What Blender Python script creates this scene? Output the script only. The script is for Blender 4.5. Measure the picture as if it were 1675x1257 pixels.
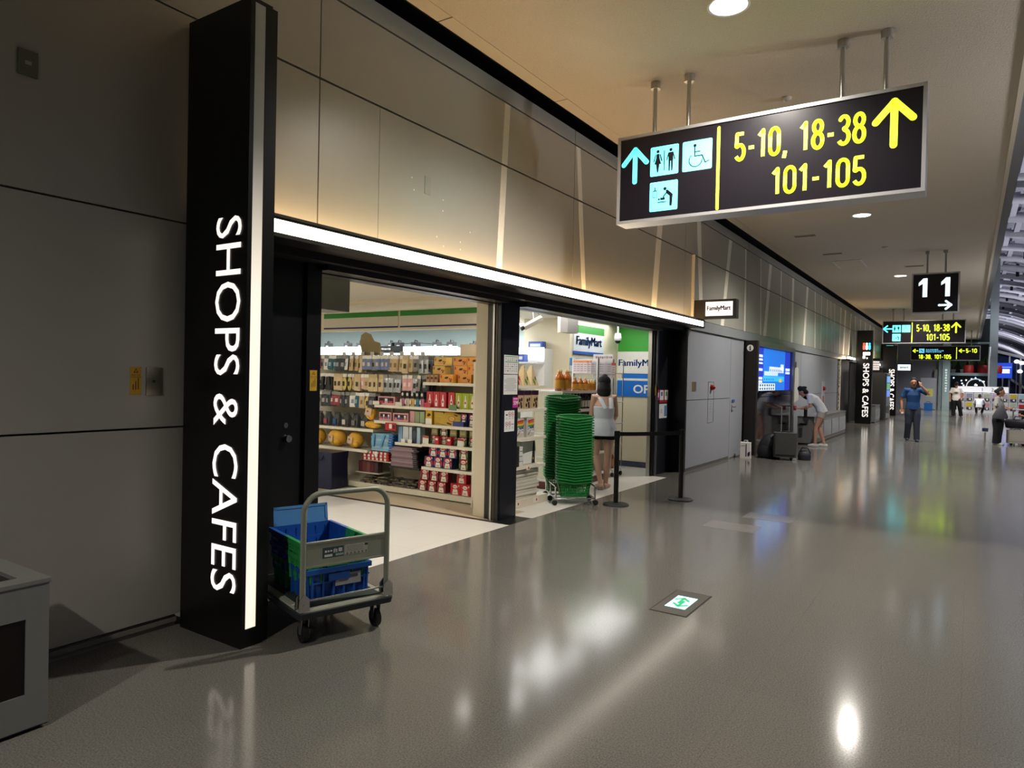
import bpy, bmesh, math, random
from mathutils import Vector, Matrix, Euler
random.seed(7)
for o in list(bpy.data.objects): bpy.data.objects.remove(o)
SC = bpy.context.scene
COL = SC.collection
PI = math.pi

# ------------------------------------------------------------------ camera, world, exposure
cd = bpy.data.cameras.new('camera'); cam = bpy.data.objects.new('camera', cd); COL.objects.link(cam)
SC.camera = cam
YAW, PIT, ROL, FPX = math.radians(33.362), math.radians(-0.6755), math.radians(1.2386), 1137.8
fw = Vector((-math.sin(YAW)*math.cos(PIT), math.cos(YAW)*math.cos(PIT), math.sin(PIT)))
r0 = Vector((math.cos(YAW), math.sin(YAW), 0)); u0 = r0.cross(fw)
rt = math.cos(ROL)*r0 + math.sin(ROL)*u0; up = -math.sin(ROL)*r0 + math.cos(ROL)*u0
cam.matrix_world = Matrix(((rt.x, up.x, -fw.x, 0), (rt.y, up.y, -fw.y, 0), (rt.z, up.z, -fw.z, 1.6), (0, 0, 0, 1)))
cd.sensor_fit = 'HORIZONTAL'; cd.sensor_width = 36.0; cd.lens = 36.0*FPX/1675.0; cd.clip_end = 300
w = bpy.data.worlds.new('night'); SC.world = w; w.use_nodes = True
w.node_tree.nodes['Background'].inputs[0].default_value = (0.5, 0.56, 0.75, 1)
w.node_tree.nodes['Background'].inputs[1].default_value = 0.09
vs = SC.view_settings
vs.view_transform = 'Standard'; vs.look = 'None'; vs.gamma = 1.0; vs.use_curve_mapping = False; vs.exposure = 0.0
try:
    SC.cycles.use_denoising = True; SC.cycles.sample_clamp_indirect = 4.0; SC.cycles.max_bounces = 6
    SC.cycles.diffuse_bounces = 3; SC.cycles.glossy_bounces = 3; SC.cycles.transmission_bounces = 5; SC.cycles.transparent_max_bounces = 6
    SC.cycles.caustics_reflective = False; SC.cycles.caustics_refractive = False
except Exception: pass

# light levels (watts / emission strengths)
L_DOWN = 860.0; L_SHOP = 30.0; L_ROOF = 1700.0
E_STRIP = 9.0; E_COVE = 19.0; E_SIGN = .95

def lin(h):
    h = h.lstrip('#'); c = [int(h[i:i+2], 16)/255 for i in (0, 2, 4)]
    return tuple(x/12.92 if x <= .04045 else ((x+.055)/1.055)**2.4 for x in c) + (1,)

def lamp(name, kind, loc, energy, color=(1, 1, 1), size=.2, size_y=None, aim=(0, 0, -1), spot=None, blend=.2, parent=None):
    d = bpy.data.lights.new(name, kind); d.energy = energy; d.color = color
    if kind == 'AREA':
        d.shape = 'RECTANGLE' if size_y else 'SQUARE'; d.size = size
        if size_y: d.size_y = size_y
    else: d.shadow_soft_size = size
    if spot: d.spot_size = spot; d.spot_blend = blend
    o = bpy.data.objects.new(name, d); COL.objects.link(o); o.location = loc
    o.rotation_euler = Vector(aim).to_track_quat('-Z', 'Y').to_euler()
    if parent: o.parent = parent
    return o

# ------------------------------------------------------------------ materials
MATS = {}
def mat(name, h='#808080', rough=.5, metal=0., emit=0., var=.06, sc=25., bump=0., bsc=80., trans=0., coat=0., alpha=1., ior=1.45):
    if name in MATS: return MATS[name]
    m = bpy.data.materials.new(name); m.use_nodes = True; MATS[name] = m
    nt = m.node_tree; b = nt.nodes['Principled BSDF']; c = lin(h)
    b.inputs['Roughness'].default_value = rough; b.inputs['Metallic'].default_value = metal
    b.inputs['Transmission Weight'].default_value = trans; b.inputs['Coat Weight'].default_value = coat
    b.inputs['Alpha'].default_value = alpha; b.inputs['IOR'].default_value = ior
    tc = nt.nodes.new('ShaderNodeTexCoord'); n = nt.nodes.new('ShaderNodeTexNoise')
    n.inputs['Scale'].default_value = sc; n.inputs['Detail'].default_value = 3
    nt.links.new(tc.outputs['Object'], n.inputs['Vector'])
    mx = nt.nodes.new('ShaderNodeMix'); mx.data_type = 'RGBA'
    mx.inputs[6].default_value = tuple(x*(1-var) for x in c[:3]) + (1,)
    mx.inputs[7].default_value = tuple(min(1, x*(1+var)) for x in c[:3]) + (1,)
    nt.links.new(n.outputs['Fac'], mx.inputs[0]); nt.links.new(mx.outputs[2], b.inputs['Base Color'])
    if emit:
        nt.links.new(mx.outputs[2], b.inputs['Emission Color']); b.inputs['Emission Strength'].default_value = emit
    if bump:
        n2 = nt.nodes.new('ShaderNodeTexNoise'); n2.inputs['Scale'].default_value = bsc; n2.inputs['Detail'].default_value = 4
        nt.links.new(tc.outputs['Object'], n2.inputs['Vector'])
        bp = nt.nodes.new('ShaderNodeBump'); bp.inputs['Strength'].default_value = bump; bp.inputs['Distance'].default_value = .01
        nt.links.new(n2.outputs['Fac'], bp.inputs['Height']); nt.links.new(bp.outputs['Normal'], b.inputs['Normal'])
    return m
def hm(h, rough=.5): return mat('print_'+h.strip('#'), h, rough)
def em(h, s): return mat('glow_%s_%g' % (h.strip('#'), s), h, .4, 0, s, var=.01)

def floor_mat(name, h, h2, rough, tile, joint=.0015, jdark=.8):
    m = bpy.data.materials.new(name); m.use_nodes = True; nt = m.node_tree; b = nt.nodes['Principled BSDF']
    N = nt.nodes.new; L = nt.links.new
    tc = N('ShaderNodeTexCoord'); n = N('ShaderNodeTexNoise'); n.inputs['Scale'].default_value = 130; n.inputs['Detail'].default_value = 3
    L(tc.outputs['Object'], n.inputs['Vector'])
    n2 = N('ShaderNodeTexNoise'); n2.inputs['Scale'].default_value = .9; n2.inputs['Detail'].default_value = 5
    L(tc.outputs['Object'], n2.inputs['Vector'])
    rp = N('ShaderNodeValToRGB'); rp.color_ramp.elements[0].position = .32; rp.color_ramp.elements[1].position = .68
    rp.color_ramp.elements[0].color = lin(h); rp.color_ramp.elements[1].color = lin(h2); L(n.outputs['Fac'], rp.inputs[0])
    br = N('ShaderNodeTexBrick'); br.offset = 0; br.inputs['Scale'].default_value = 1; br.inputs['Mortar Size'].default_value = joint
    br.inputs['Mortar Smooth'].default_value = .3
    br.inputs['Brick Width'].default_value = tile; br.inputs['Row Height'].default_value = tile
    br.inputs['Color1'].default_value = (1, 1, 1, 1); br.inputs['Color2'].default_value = (.955, .955, .955, 1); br.inputs['Mortar'].default_value = (jdark, jdark, jdark, 1)
    L(tc.outputs['Object'], br.inputs['Vector'])
    mx = N('ShaderNodeMix'); mx.data_type = 'RGBA'; mx.blend_type = 'MULTIPLY'; mx.inputs[0].default_value = 1
    L(rp.outputs[0], mx.inputs[6]); L(br.outputs['Color'], mx.inputs[7])
    L(mx.outputs[2], b.inputs['Base Color'])
    mr = N('ShaderNodeMapRange'); mr.inputs['To Min'].default_value = rough*.75; mr.inputs['To Max'].default_value = rough*1.3
    L(n2.outputs['Fac'], mr.inputs['Value']); L(mr.outputs[0], b.inputs['Roughness'])
    bp = N('ShaderNodeBump'); bp.inputs['Strength'].default_value = .03; bp.inputs['Distance'].default_value = .004
    n3 = N('ShaderNodeTexNoise'); n3.inputs['Scale'].default_value = 9; n3.inputs['Detail'].default_value = 6
    L(tc.outputs['Object'], n3.inputs['Vector']); L(n3.outputs['Fac'], bp.inputs['Height']); L(bp.outputs['Normal'], b.inputs['Normal'])
    b.inputs['IOR'].default_value = 1.5
    return m

M_FLOOR = floor_mat('grey_polished_floor', '#56544f', '#77746e', .125, .92)
M_PATCH = floor_mat('pale_floor_tile', '#625f5a', '#837f78', .2, 5)
M_SHOPF = floor_mat('white_shop_floor', '#d6d2ca', '#e2dfd8', .3, .6, .003, .8)
M_TANF = floor_mat('tan_shop_floor', '#b3a288', '#bdad94', .35, 3)
M_PANEL = mat('grey_metal_panel', '#aaa89f', .34, .15, var=.03, sc=6)
M_PANELG = mat('cool_grey_panel', '#a0a4ad', .42, .15, var=.03, sc=6)
M_GAP = mat('dark_joint', '#1c1a15', .8)
M_BLACK = mat('black_satin', '#0b0b0d', .32, 0, var=.1)
M_NAVYBLK = mat('blue_black_panel', '#13141c', .35, 0, var=.08)
M_BRONZE = mat('dark_bronze_metal', '#3a3634', .38, .5)
M_CEIL = mat('rock_wool_ceiling', '#c9bda9', .9, var=.14, sc=55, bump=.5, bsc=70)
M_CEILB = mat('smooth_ceiling_border', '#c9bca6', .75, var=.02)
M_STRIPE = mat('pale_inlay', '#efe9da', .5)
M_STEEL = mat('brushed_steel', '#b8b6b0', .32, .9)
M_CHROME = mat('chrome', '#d5d5d5', .12, 1)
M_ALU = mat('aluminium_frame', '#c6c6c8', .35, .7)
M_CREAM = mat('cream_paint', '#d8cbb2', .6, var=.03)
M_SHOPWALL = mat('pale_blue_wall', '#c5d6da', .6, var=.02)
M_CREAMW = mat('cream_wall', '#e3d9bd', .6, var=.02)
M_SHOPCEIL = mat('shop_ceiling', '#d6cdbb', .8, var=.05, sc=40, bump=.15)
M_SHELF = mat('shelf_enamel', '#ddd5c2', .4, .1)
M_WHITE = mat('white_plastic', '#e8e8e6', .45)
M_CLEAR = mat('clear_film', '#ffffff', .08, trans=1.0, ior=1.2)
M_GLASS = mat('window_glass', '#dfe8ea', .03, trans=1.0, ior=1.1)
M_RUB = mat('black_rubber', '#151515', .6)
M_CYAN = em('#6cecf8', E_SIGN); M_YELG = em('#e6f93e', E_SIGN); M_WHT = em('#fff5ea', 1.1)
M_SIGNB = mat('sign_face_black', '#17141a', .25, 0, var=.05)

# ------------------------------------------------------------------ mesh builder
_TXT = {}
def text_geo(s, weight=0.):
    k = (s, weight)
    if k not in _TXT:
        cu = bpy.data.curves.new('t', 'FONT'); cu.body = s; cu.offset = weight; cu.resolution_u = 3
        ob = bpy.data.objects.new('t', cu); COL.objects.link(ob)
        me = ob.to_mesh()
        vs_ = [(v.co.x, v.co.y) for v in me.vertices]; fs = [tuple(p.vertices) for p in me.polygons]
        ob.to_mesh_clear(); bpy.data.objects.remove(ob); bpy.data.curves.remove(cu)
        xs = [v[0] for v in vs_] or [0]; ys = [v[1] for v in vs_] or [0]
        x0, x1, y0, y1 = min(xs), max(xs), min(ys), max(ys)
        _TXT[k] = ([((x-x0)/(x1-x0+1e-9), (y-y0)/(y1-y0+1e-9)) for x, y in vs_], fs, (x1-x0)/(y1-y0+1e-9))
    return _TXT[k]

class MB:
    def __init__(s): s.v = []; s.f = []; s.m = []; s.sm = []; s.ml = []
    def mi(s, m):
        if m not in s.ml: s.ml.append(m)
        return s.ml.index(m)
    def add(s, vs, fs, m, smooth=False):
        b = len(s.v); s.v += [tuple(v) for v in vs]; k = s.mi(m)
        for f in fs: s.f.append(tuple(b+i for i in f)); s.m.append(k); s.sm.append(smooth)
        return s
    def box(s, x0, x1, y0, y1, z0, z1, m, bev=0.):
        if x0 > x1: x0, x1 = x1, x0
        if y0 > y1: y0, y1 = y1, y0
        if z0 > z1: z0, z1 = z1, z0
        if bev:
            b = min(bev, (x1-x0)/2.01, (y1-y0)/2.01)
            pts = [(x0+b, y0), (x1-b, y0), (x1, y0+b), (x1, y1-b), (x1-b, y1), (x0+b, y1), (x0, y1-b), (x0, y0+b)]
            return s.prism(pts, z0, z1, m)
        v = [(x0, y0, z0), (x1, y0, z0), (x1, y1, z0), (x0, y1, z0), (x0, y0, z1), (x1, y0, z1), (x1, y1, z1), (x0, y1, z1)]
        return s.add(v, [(0, 3, 2, 1), (4, 5, 6, 7), (0, 1, 5, 4), (1, 2, 6, 5), (2, 3, 7, 6), (3, 0, 4, 7)], m)
    def frust(s, cx, cy, z0, z1, a0, b0, a1, b1, m, r=.0, n=4, caps=True):
        def ring(a, b, z):
            if r <= 0: return [(cx-a, cy-b, z), (cx+a, cy-b, z), (cx+a, cy+b, z), (cx-a, cy+b, z)]
            o = []
            for q, (sx, sy) in enumerate(((1, 1), (-1, 1), (-1, -1), (1, -1))):
                for i in range(n+1):
                    t = PI/2*(q+i/n); o.append((cx+sx*(a-r)+r*math.cos(t), cy+sy*(b-r)+r*math.sin(t), z))
            return o
        A, B = ring(a0, b0, z0), ring(a1, b1, z1); k = len(A)
        fs = [(i, (i+1) % k, k+(i+1) % k, k+i) for i in range(k)]
        if caps: fs += [tuple(range(k))[::-1], tuple(range(k, 2*k))]
        return s.add(A+B, fs, m)
    def prism(s, pts, z0, z1, m, o=None, u=None, v=None, w=None):
        k = len(pts)
        if o is None: P = [(x, y, z0) for x, y in pts] + [(x, y, z1) for x, y in pts]
        else:
            o, u, v, w = map(Vector, (o, u, v, w))
            P = [o+u*x+v*y+w*z0 for x, y in pts] + [o+u*x+v*y+w*z1 for x, y in pts]
        fs = [(i, (i+1) % k, k+(i+1) % k, k+i) for i in range(k)] + [tuple(range(k))[::-1], tuple(range(k, 2*k))]
        return s.add(P, fs, m)
    def poly(s, pts, m): return s.add(pts, [tuple(range(len(pts)))], m)
    def quad(s, o, u, v, w, h, m, cx=True):
        o, u, v = Vector(o), Vector(u), Vector(v); a = w/2 if cx else 0; b = h/2 if cx else 0
        return s.poly([o-u*a-v*b, o+u*(w-a)-v*b, o+u*(w-a)+v*(h-b), o-u*a+v*(h-b)], m)
    def p2(s, pts, o, u, v, m):
        o, u, v = Vector(o), Vector(u), Vector(v); return s.poly([o+u*x+v*y for x, y in pts], m)
    def rrect(s, o, u, v, w, h, r, m, n=4):
        pts = []
        for q, (sx, sy) in enumerate(((1, 1), (-1, 1), (-1, -1), (1, -1))):
            for i in range(n+1):
                t = PI/2*(q+i/n); pts.append((sx*(w/2-r)+r*math.cos(t), sy*(h/2-r)+r*math.sin(t)))
        return s.p2(pts, o, u, v, m)
    def disc(s, o, u, v, a, b, m, n=16): return s.p2([(a*math.cos(2*PI*i/n), b*math.sin(2*PI*i/n)) for i in range(n)], o, u, v, m)
    def ring2(s, o, u, v, r, t, m, a0=0, a1=2*PI, n=20):
        o, u, v = Vector(o), Vector(u), Vector(v); P = []
        for i in range(n+1):
            a = a0+(a1-a0)*i/n; d = u*math.cos(a)+v*math.sin(a); P += [o+d*(r-t/2), o+d*(r+t/2)]
        return s.add(P, [(2*i, 2*i+1, 2*i+3, 2*i+2) for i in range(n)], m)
    def line2(s, a, b, t, o, u, v, m, round_=False):
        ax, ay = a; bx, by = b; d = math.hypot(bx-ax, by-ay) or 1; nx, ny = -(by-ay)/d*t/2, (bx-ax)/d*t/2
        s.p2([(ax+nx, ay+ny), (ax-nx, ay-ny), (bx-nx, by-ny), (bx+nx, by+ny)], o, u, v, m)
        if round_:
            for (x, y) in (a, b): s.disc(Vector(o)+Vector(u)*x+Vector(v)*y, u, v, t/2, t/2, m, 12)
        return s
    def text(s, t, o, u, v, m, h=None, w=None, weight=0., anchor=(.5, .5)):
        V, F, asp = text_geo(t, weight); o, u, v = Vector(o), Vector(u), Vector(v)
        if h is None: h = w/asp
        if w is None: w = h*asp
        return s.add([o+u*((x-anchor[0])*w)+v*((y-anchor[1])*h) for x, y in V], F, m)
    def loft(s, pts, rad, m, n=12, side=(1, 0, 0), caps=True, smooth=True, dome=False):
        pts = [Vector(p) for p in pts]; rings = []; P = []; S0 = Vector(side)
        rad = [(r, r) if not isinstance(r, tuple) else r for r in rad]
        if dome:
            t0 = (pts[0]-pts[1]).normalized(); t1 = (pts[-1]-pts[-2]).normalized(); e0 = min(rad[0]); e1 = min(rad[-1])
            h0 = [pts[0]+t0*e0*f for f in (.97, .8, .45)]; g0 = [(rad[0][0]*f, rad[0][1]*f) for f in (.25, .62, .9)]
            h1 = [pts[-1]+t1*e1*f for f in (.45, .8, .97)]; g1 = [(rad[-1][0]*f, rad[-1][1]*f) for f in (.9, .62, .25)]
            pts = h0+pts+h1; rad = g0+rad+g1
        k = len(pts)
        for i, p in enumerate(pts):
            t = (pts[min(i+1, k-1)]-pts[max(i-1, 0)]).normalized()
            a = S0 - t*S0.dot(t)
            if a.length < 1e-3: a = Vector((0, 1, 0)) - t*t.y
            if a.length < 1e-3: a = Vector((0, 0, 1)) - t*t.z
            a.normalize(); b = t.cross(a)
            P += [p+a*rad[i][0]*math.cos(2*PI*j/n)+b*rad[i][1]*math.sin(2*PI*j/n) for j in range(n)]
        fs = [(i*n+j, i*n+(j+1) % n, (i+1)*n+(j+1) % n, (i+1)*n+j) for i in range(k-1) for j in range(n)]
        s.add(P, fs, m, smooth)
        if caps:
            s.add(P[:n], [tuple(range(n))[::-1]], m); s.add(P[-n:], [tuple(range(n))], m)
        return s
    def tube(s, pts, r, m, n=8, caps=True): return s.loft(pts, [r]*len(pts), m, n, side=(.31, .77, .55), caps=caps)
    def cyl(s, x, y, z0, z1, r, m, n=16, r1=None): return s.loft([(x, y, z0), (x, y, z1)], [r, r if r1 is None else r1], m, n)
    def lathe(s, prof, m, n=14, o=(0, 0, 0)):
        o = Vector(o); P = [o+Vector((r*math.cos(2*PI*j/n), r*math.sin(2*PI*j/n), z)) for r, z in prof for j in range(n)]
        k = len(prof); fs = [(i*n+j, i*n+(j+1) % n, (i+1)*n+(j+1) % n, (i+1)*n+j) for i in range(k-1) for j in range(n)]
        return s.add(P, fs, m, True)
    def ell(s, c, r, m, n=14, k=9):
        c = Vector(c); P = []; 
        for i in range(k+1):
            a = PI*i/k
            P += [c+Vector((r[0]*math.sin(a)*math.cos(2*PI*j/n), r[1]*math.sin(a)*math.sin(2*PI*j/n), r[2]*math.cos(a))) for j in range(n)]
        return s.add(P, [(i*n+j, (i+1)*n+j, (i+1)*n+(j+1) % n, i*n+(j+1) % n) for i in range(k) for j in range(n)], m, True)
    def mesh(s, name):
        me = bpy.data.meshes.new(name); me.from_pydata(s.v, [], s.f)
        for m in s.ml: me.materials.append(m)
        me.polygons.foreach_set('material_index', s.m); me.polygons.foreach_set('use_smooth', s.sm); me.update()
        return me
    def obj(s, name, parent=None, loc=None, rot=None):
        o = bpy.data.objects.new(name, s.mesh(name)); COL.objects.link(o)
        if parent: o.parent = parent
        if loc: o.location = loc
        if rot: o.rotation_euler = rot
        return o

def tag(o, label, cat, group=None):
    o['label'] = label; o['category'] = cat
    if group: o['group'] = group
    return o
def thing(name, label, cat, loc=(0, 0, 0), rz=0., group=None):
    o = bpy.data.objects.new(name, None); COL.objects.link(o); o.location = loc; o.rotation_euler = (0, 0, rz)
    o.empty_display_size = .05
    return tag(o, label, cat, group)
def struct(name, mb, label=None):
    o = mb.obj(name); o['kind'] = 'structure'
    if label: o['label'] = label
    return o
def inst(name, me, loc, rot=(0, 0, 0), parent=None, scale=None):
    o = bpy.data.objects.new(name, me); COL.objects.link(o); o.location = loc; o.rotation_euler = rot
    if parent: o.parent = parent
    if scale: o.scale = scale
    return o
def dup(root, loc, label, rot=None, scale=None, group=None):
    c = root.copy(); COL.objects.link(c); c.location = loc; c['label'] = label
    if rot is not None: c.rotation_euler = rot
    if scale is not None: c.scale = scale
    if group: c['group'] = group
    for ch in root.children:
        d = ch.copy(); COL.objects.link(d); d.parent = c
        for g in ch.children:
            e = g.copy(); COL.objects.link(e); e.parent = d
    return c
ORD = ['first', 'second', 'third', 'fourth', 'fifth', 'sixth', 'seventh', 'eighth', 'ninth', 'tenth', 'eleventh', 'twelfth',
       'thirteenth', 'fourteenth', 'fifteenth', 'sixteenth', 'seventeenth', 'eighteenth', 'nineteenth', 'twentieth'] + \
      ['twenty-'+x for x in ('first', 'second', 'third', 'fourth', 'fifth', 'sixth', 'seventh', 'eighth', 'ninth')] + \
      ['thirtieth'] + ['thirty-'+x for x in ('first', 'second', 'third', 'fourth', 'fifth', 'sixth')]
X, Y, Z = (1, 0, 0), (0, 1, 0), (0, 0, 1)
W = -4.08            # plane of the left wall

# ================================================================== STRUCTURE
# floors
struct('floor', MB().box(W, 16, -6, 60, -.1, 0, M_FLOOR).box(-4.35, W, 10.83, 60, -.1, 0, M_FLOOR).box(-4.35, W, -6, 2.62, -.1, 0, M_FLOOR))
fl = bpy.data.objects['floor']
for (xa, xb, ya, yb) in ((-2.42, -1.87, 7.5, 7.9), (-2.2, -1.65, 8.3, 8.7)):
    MB().box(xa, xb, ya, yb, -.01, .0012, M_PATCH).obj('tile', fl)
struct('floor_shop', MB().box(-14.5, W, 2.62, 6.2, -.1, 0, M_SHOPF).box(-14.5, -4.35, 6.95, 11.75, -.1, 0, M_SHOPF).box(-4.35, W, 6.66, 10.83, -.1, 0, M_SHOPF))
struct('floor_shop_tan', MB().box(-14.5, -4.35, 6.27, 6.95, -.1, 0, M_TANF))
struct('trim_1', MB().box(-14.5, -4.35, 6.2, 6.27, -.1, .001, mat('brown_black_strip', '#2c211d', .4)).box(-4.35, W, 6.2, 6.66, -.1, .001, M_BLACK))

# ceiling with holes for the downlights
LAMPS = [(-1.69, 5.6+8.2*k) for k in range(-1, 6)]
CZ = 4.6; cx0, cx1 = -3.70, .33
cb = MB()
edges = [-6.0]
for (lx, ly) in LAMPS:
    a, b = ly-.3, ly+.3
    cb.poly([(cx0, edges[-1], CZ), (cx1, edges[-1], CZ), (cx1, a, CZ), (cx0, a, CZ)], M_CEIL)
    cb.poly([(cx0, a, CZ), (lx-.3, a, CZ), (lx-.3, b, CZ), (cx0, b, CZ)], M_CEIL)
    cb.poly([(lx+.3, a, CZ), (cx1, a, CZ), (cx1, b, CZ), (lx+.3, b, CZ)], M_CEIL)
    n = 32; P = []
    for i in range(n):
        t = 2*PI*i/n; c, s = math.cos(t), math.sin(t); q = .3/max(abs(c), abs(s))
        P += [(lx+q*c, ly+q*s, CZ), (lx+.145*c, ly+.145*s, CZ)]
    cb.add(P, [(2*i, 2*i+1, (2*i+3) % (2*n), (2*i+2) % (2*n)) for i in range(n)], M_CEIL)
    edges.append(b)
cb.poly([(cx0, edges[-1], CZ), (cx1, edges[-1], CZ), (cx1, 53.8, CZ), (cx0, 53.8, CZ)], M_CEIL)
cb.box(cx0, cx1, -6, 53.8, CZ+.3, CZ+.4, M_CEILB)
cb.box(cx1, cx1+.05, -6, 53.8, CZ-.02, CZ+.4, M_CEILB)
struct('ceiling', cb)
# smooth border strip of the ceiling, panel by panel
bd = MB(); bd.box(-3.87, -3.86, -6, 53.8, CZ, CZ+.3, M_GAP); trim2 = struct('trim_2', bd)
y = -5.4; bme = MB().box(0, .153, 0, 1.984, 0, .03, M_CEILB).mesh('panel')
while y < 53: inst('panel', bme, (-3.857, y, CZ), parent=trim2); y += 2.0
struct('trim_3', MB().box(-4.7, -3.87, -6, 53.8, CZ+.28, CZ+.32, M_GAP).box(-4.72, -4.7, -6, 53.8, 4.2, CZ+.32, M_GAP))

# left wall: separate metal panels on a dark backing
wl = struct('wall_left', MB().box(-4.2, W-.045, -6, 2.62, .08, 4.6, M_GAP).box(-4.2, W-.045, 2.62, 11.8, 2.66, 4.6, M_GAP).box(-4.2, W-.045, 11.8, 53, .0, 4.6, M_GAP))
SEAMS = [-4.4+3.96*k for k in range(0, 15)]
SEAMS = [-4.40, -.44, 3.52, 7.48, 11.44, 15.40, 19.36, 23.32, 27.28, 31.24, 35.2, 39.16, 43.12, 47.08, 51.04, 53.0]
def panel(y0, y1, z0, z1, m=M_PANEL, x=W, g0=.0035, g1=.0035):
    b = MB(); x0, x1 = x-.04, x; y0 += g0; y1 -= g1; z0 += .004; z1 -= .004; e = .002
    b.poly([(x1, y0+e, z0+e), (x1, y1-e, z0+e), (x1, y1-e, z1-e), (x1, y0+e, z1-e)], m)
    b.add([(x1, y0+e, z0+e), (x1, y1-e, z0+e), (x1, y1-e, z1-e), (x1, y0+e, z1-e), (x0, y0, z0), (x0, y1, z0), (x0, y1, z1), (x0, y0, z1)],
          [(0, 4, 5, 1), (1, 5, 6, 2), (2, 6, 7, 3), (3, 7, 4, 0)], m)
    return b.obj('panel', wl)
for a, b in zip(SEAMS[:-1], SEAMS[1:]):
    panel(a, b, 4.43, 4.605)
    for z0, z1 in ((3.78, 4.425), (2.665, 3.775)):
        if z0 < 3 and a == -.44: panel(2.62, b, z0, z1); continue
        if z0 < 3 and a < -.4: continue
        if z0 < 3 and a == 3.52: panel(a, 4.15, z0, z1, g1=.0004); panel(4.15, b, z0, z1, g0=.0004); continue
        panel(a, b, z0, z1)
for a, b in ((-4.4, -.44), (-.44, 2.62)):
    for z0, z1 in ((.075, 1.24), (1.24, 2.5), (2.5, 3.78)): panel(a, b, z0, z1)
struct('baseboard_left', MB().box(-4.2, -4.105, -6, 2.47, 0, .066, mat('toe_kick_grey', '#8a867b', .5)).box(-4.105, -4.09, -6, 2.47, .03, .06, mat('toe_lip', '#77736a', .5)))
# lower wall beyond the shop
for a, b, m in ((11.68, 14.27, M_PANELG), (19.1, 21.3, M_PANELG), (21.3, 24.4, M_PANELG), (24.4, 27.9, M_PANELG)):
    panel(a, b, .05, 1.24, m); panel(a, b, 1.24, 2.47, m)
struct('trim_4', MB().box(W-.03, W+.035, 11.8, 53, 2.475, 2.655, mat('ledge_grey', '#9da0a6', .35, .3)))
struct('baseboard_left_far', MB().box(-4.12, W-.005, 11.68, 28, 0, .055, mat('far_base', '#5f5f60', .4)))
# slanted pale inlay strips on the upper wall
for i, (yt, yb, wd, zb) in enumerate([(6.0, 5.9, .10, 2.66), (7.56, 7.79, .10, 2.66), (10.33, 10.09, .2, 2.66), (12.1, 12.35, .2, 2.66), (14.05, 13.62, .2, 2.66), (15.18, 15.25, .1, 2.66),
        (16.46, 16.61, .08, 2.66), (17.4, 16.98, .26, 2.66), (18.53, 18.56, .1, 2.66), (19.96, 19.95, .25, 2.66), (21.95, 21.62, .28, 2.66), (23.17, 23.35, .12, 2.66), (24.28, 24.33, .1, 2.66),
        (25.4, 25.32, .12, 2.66), (26.06, 26.47, .1, 2.66), (26.9, 27.12, .12, 2.66), (28.34, 28.2, .22, 2.66), (29.44, 29.15, .25, 2.66), (31.0, 30.5, .22, 2.66), (32.2, 32.6, .2, 2.66), (33.9, 33.6, .2, 2.66), (35.5, 35.9, .25, 2.66), (37.4, 37.1, .25, 2.66), (39.0, 39.3, .25, 2.66)]):
    b = MB()
    for z0, z1 in ((zb+.01, 3.765), (3.79, 4.415)):
        f = lambda z: yb+(yt-yb)*(z-2.66)/1.76
        p = [(f(z0)-wd/2, z0), (f(z0)+wd/2, z0), (f(z1)+wd/2, z1), (f(z1)-wd/2, z1)]
        b.prism(p, -.002, .004, M_STRIPE, o=(W, 0, 0), u=Y, v=Z, w=X)
    b.obj('inlay_strip', wl)
struct('trim_5', MB().box(W, W+.05, 11.79, 11.82, 2.66, 3.77, mat('edge_fin', '#d8d0be', .4)))
# faint old screw holes and a blank cover over the shop
sc_ = MB()
for (yy, zz) in ((4.55, 3.3), (4.58, 3.2), (4.98, 3.2), (4.98, 3.1), (5.4, 2.98), (4.9, 2.85), (5.0, 2.78), (5.25, 2.86), (5.25, 2.79)):
    sc_.disc((W+.001, yy, zz), Y, Z, .006, .009, M_STRIPE, 8)
sc_.obj('filled_hole', wl)['kind'] = 'stuff'
MB().box(W, W+.004, 4.72, 4.8, 3.2, 3.36, mat('cover_plate', '#a3a297', .4, .3)).obj('cover_plate', wl)
# shop front lintel, black panels
struct('wall_shopfront', MB().box(-4.36, W+.002, 2.62, 11.8, 2.5, 2.66, M_BRONZE).box(-4.34, -4.12, 2.62, 11.68, 2.44, 2.5, M_BRONZE)
       .box(-4.40, -4.2, 3.74, 6.3, 2.395, 2.44, M_BRONZE).box(-4.40, -4.2, 6.66, 10.83, 2.385, 2.44, M_BRONZE)
       .box(-4.5, -4.36, 2.62, 11.68, 2.385, 2.7, M_BRONZE)
       .box(-4.38, -4.3, 2.62, 3.6, 0, 2.44, M_BLACK).box(-4.36, -4.27, 3.6, 3.74, 0, 2.44, M_BLACK)
       .box(-4.38, -4.33, 10.9, 11.68, 0, 2.44, M_NAVYBLK).box(-4.34, W+.001, 11.62, 11.68, 0, 2.5, M_BLACK))
struct('pillar_shopfront', MB().box(-4.5, -4.30, 6.32, 6.66, 0, 2.44, M_NAVYBLK).box(-4.42, -4.345, 6.285, 6.33, 0, 2.4, mat('door_track', '#4b4238', .35, .6)).box(-4.345, -4.3, 6.29, 6.33, 0, 2.4, M_BLACK).box(-4.395, -4.375, 6.27, 6.3, 0, 2.4, M_STEEL))
struct('column_cream', MB().box(-4.70, -4.44, 6.38, 6.66, 0, 2.55, M_CREAM).box(-4.44, -4.42, 6.34, 6.64, 0, 2.42, M_SHELF))
struct('door_frame_right', MB().box(-4.42, -4.36, 10.76, 10.82, 0, 2.4, M_STEEL).box(-4.36, -4.33, 10.8, 10.85, 0, 2.4, M_BLACK).box(-4.37, -4.30, 10.86, 10.92, 0, 2.44, mat('steel_dark', '#7b7b80', .3, .8)))
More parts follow.
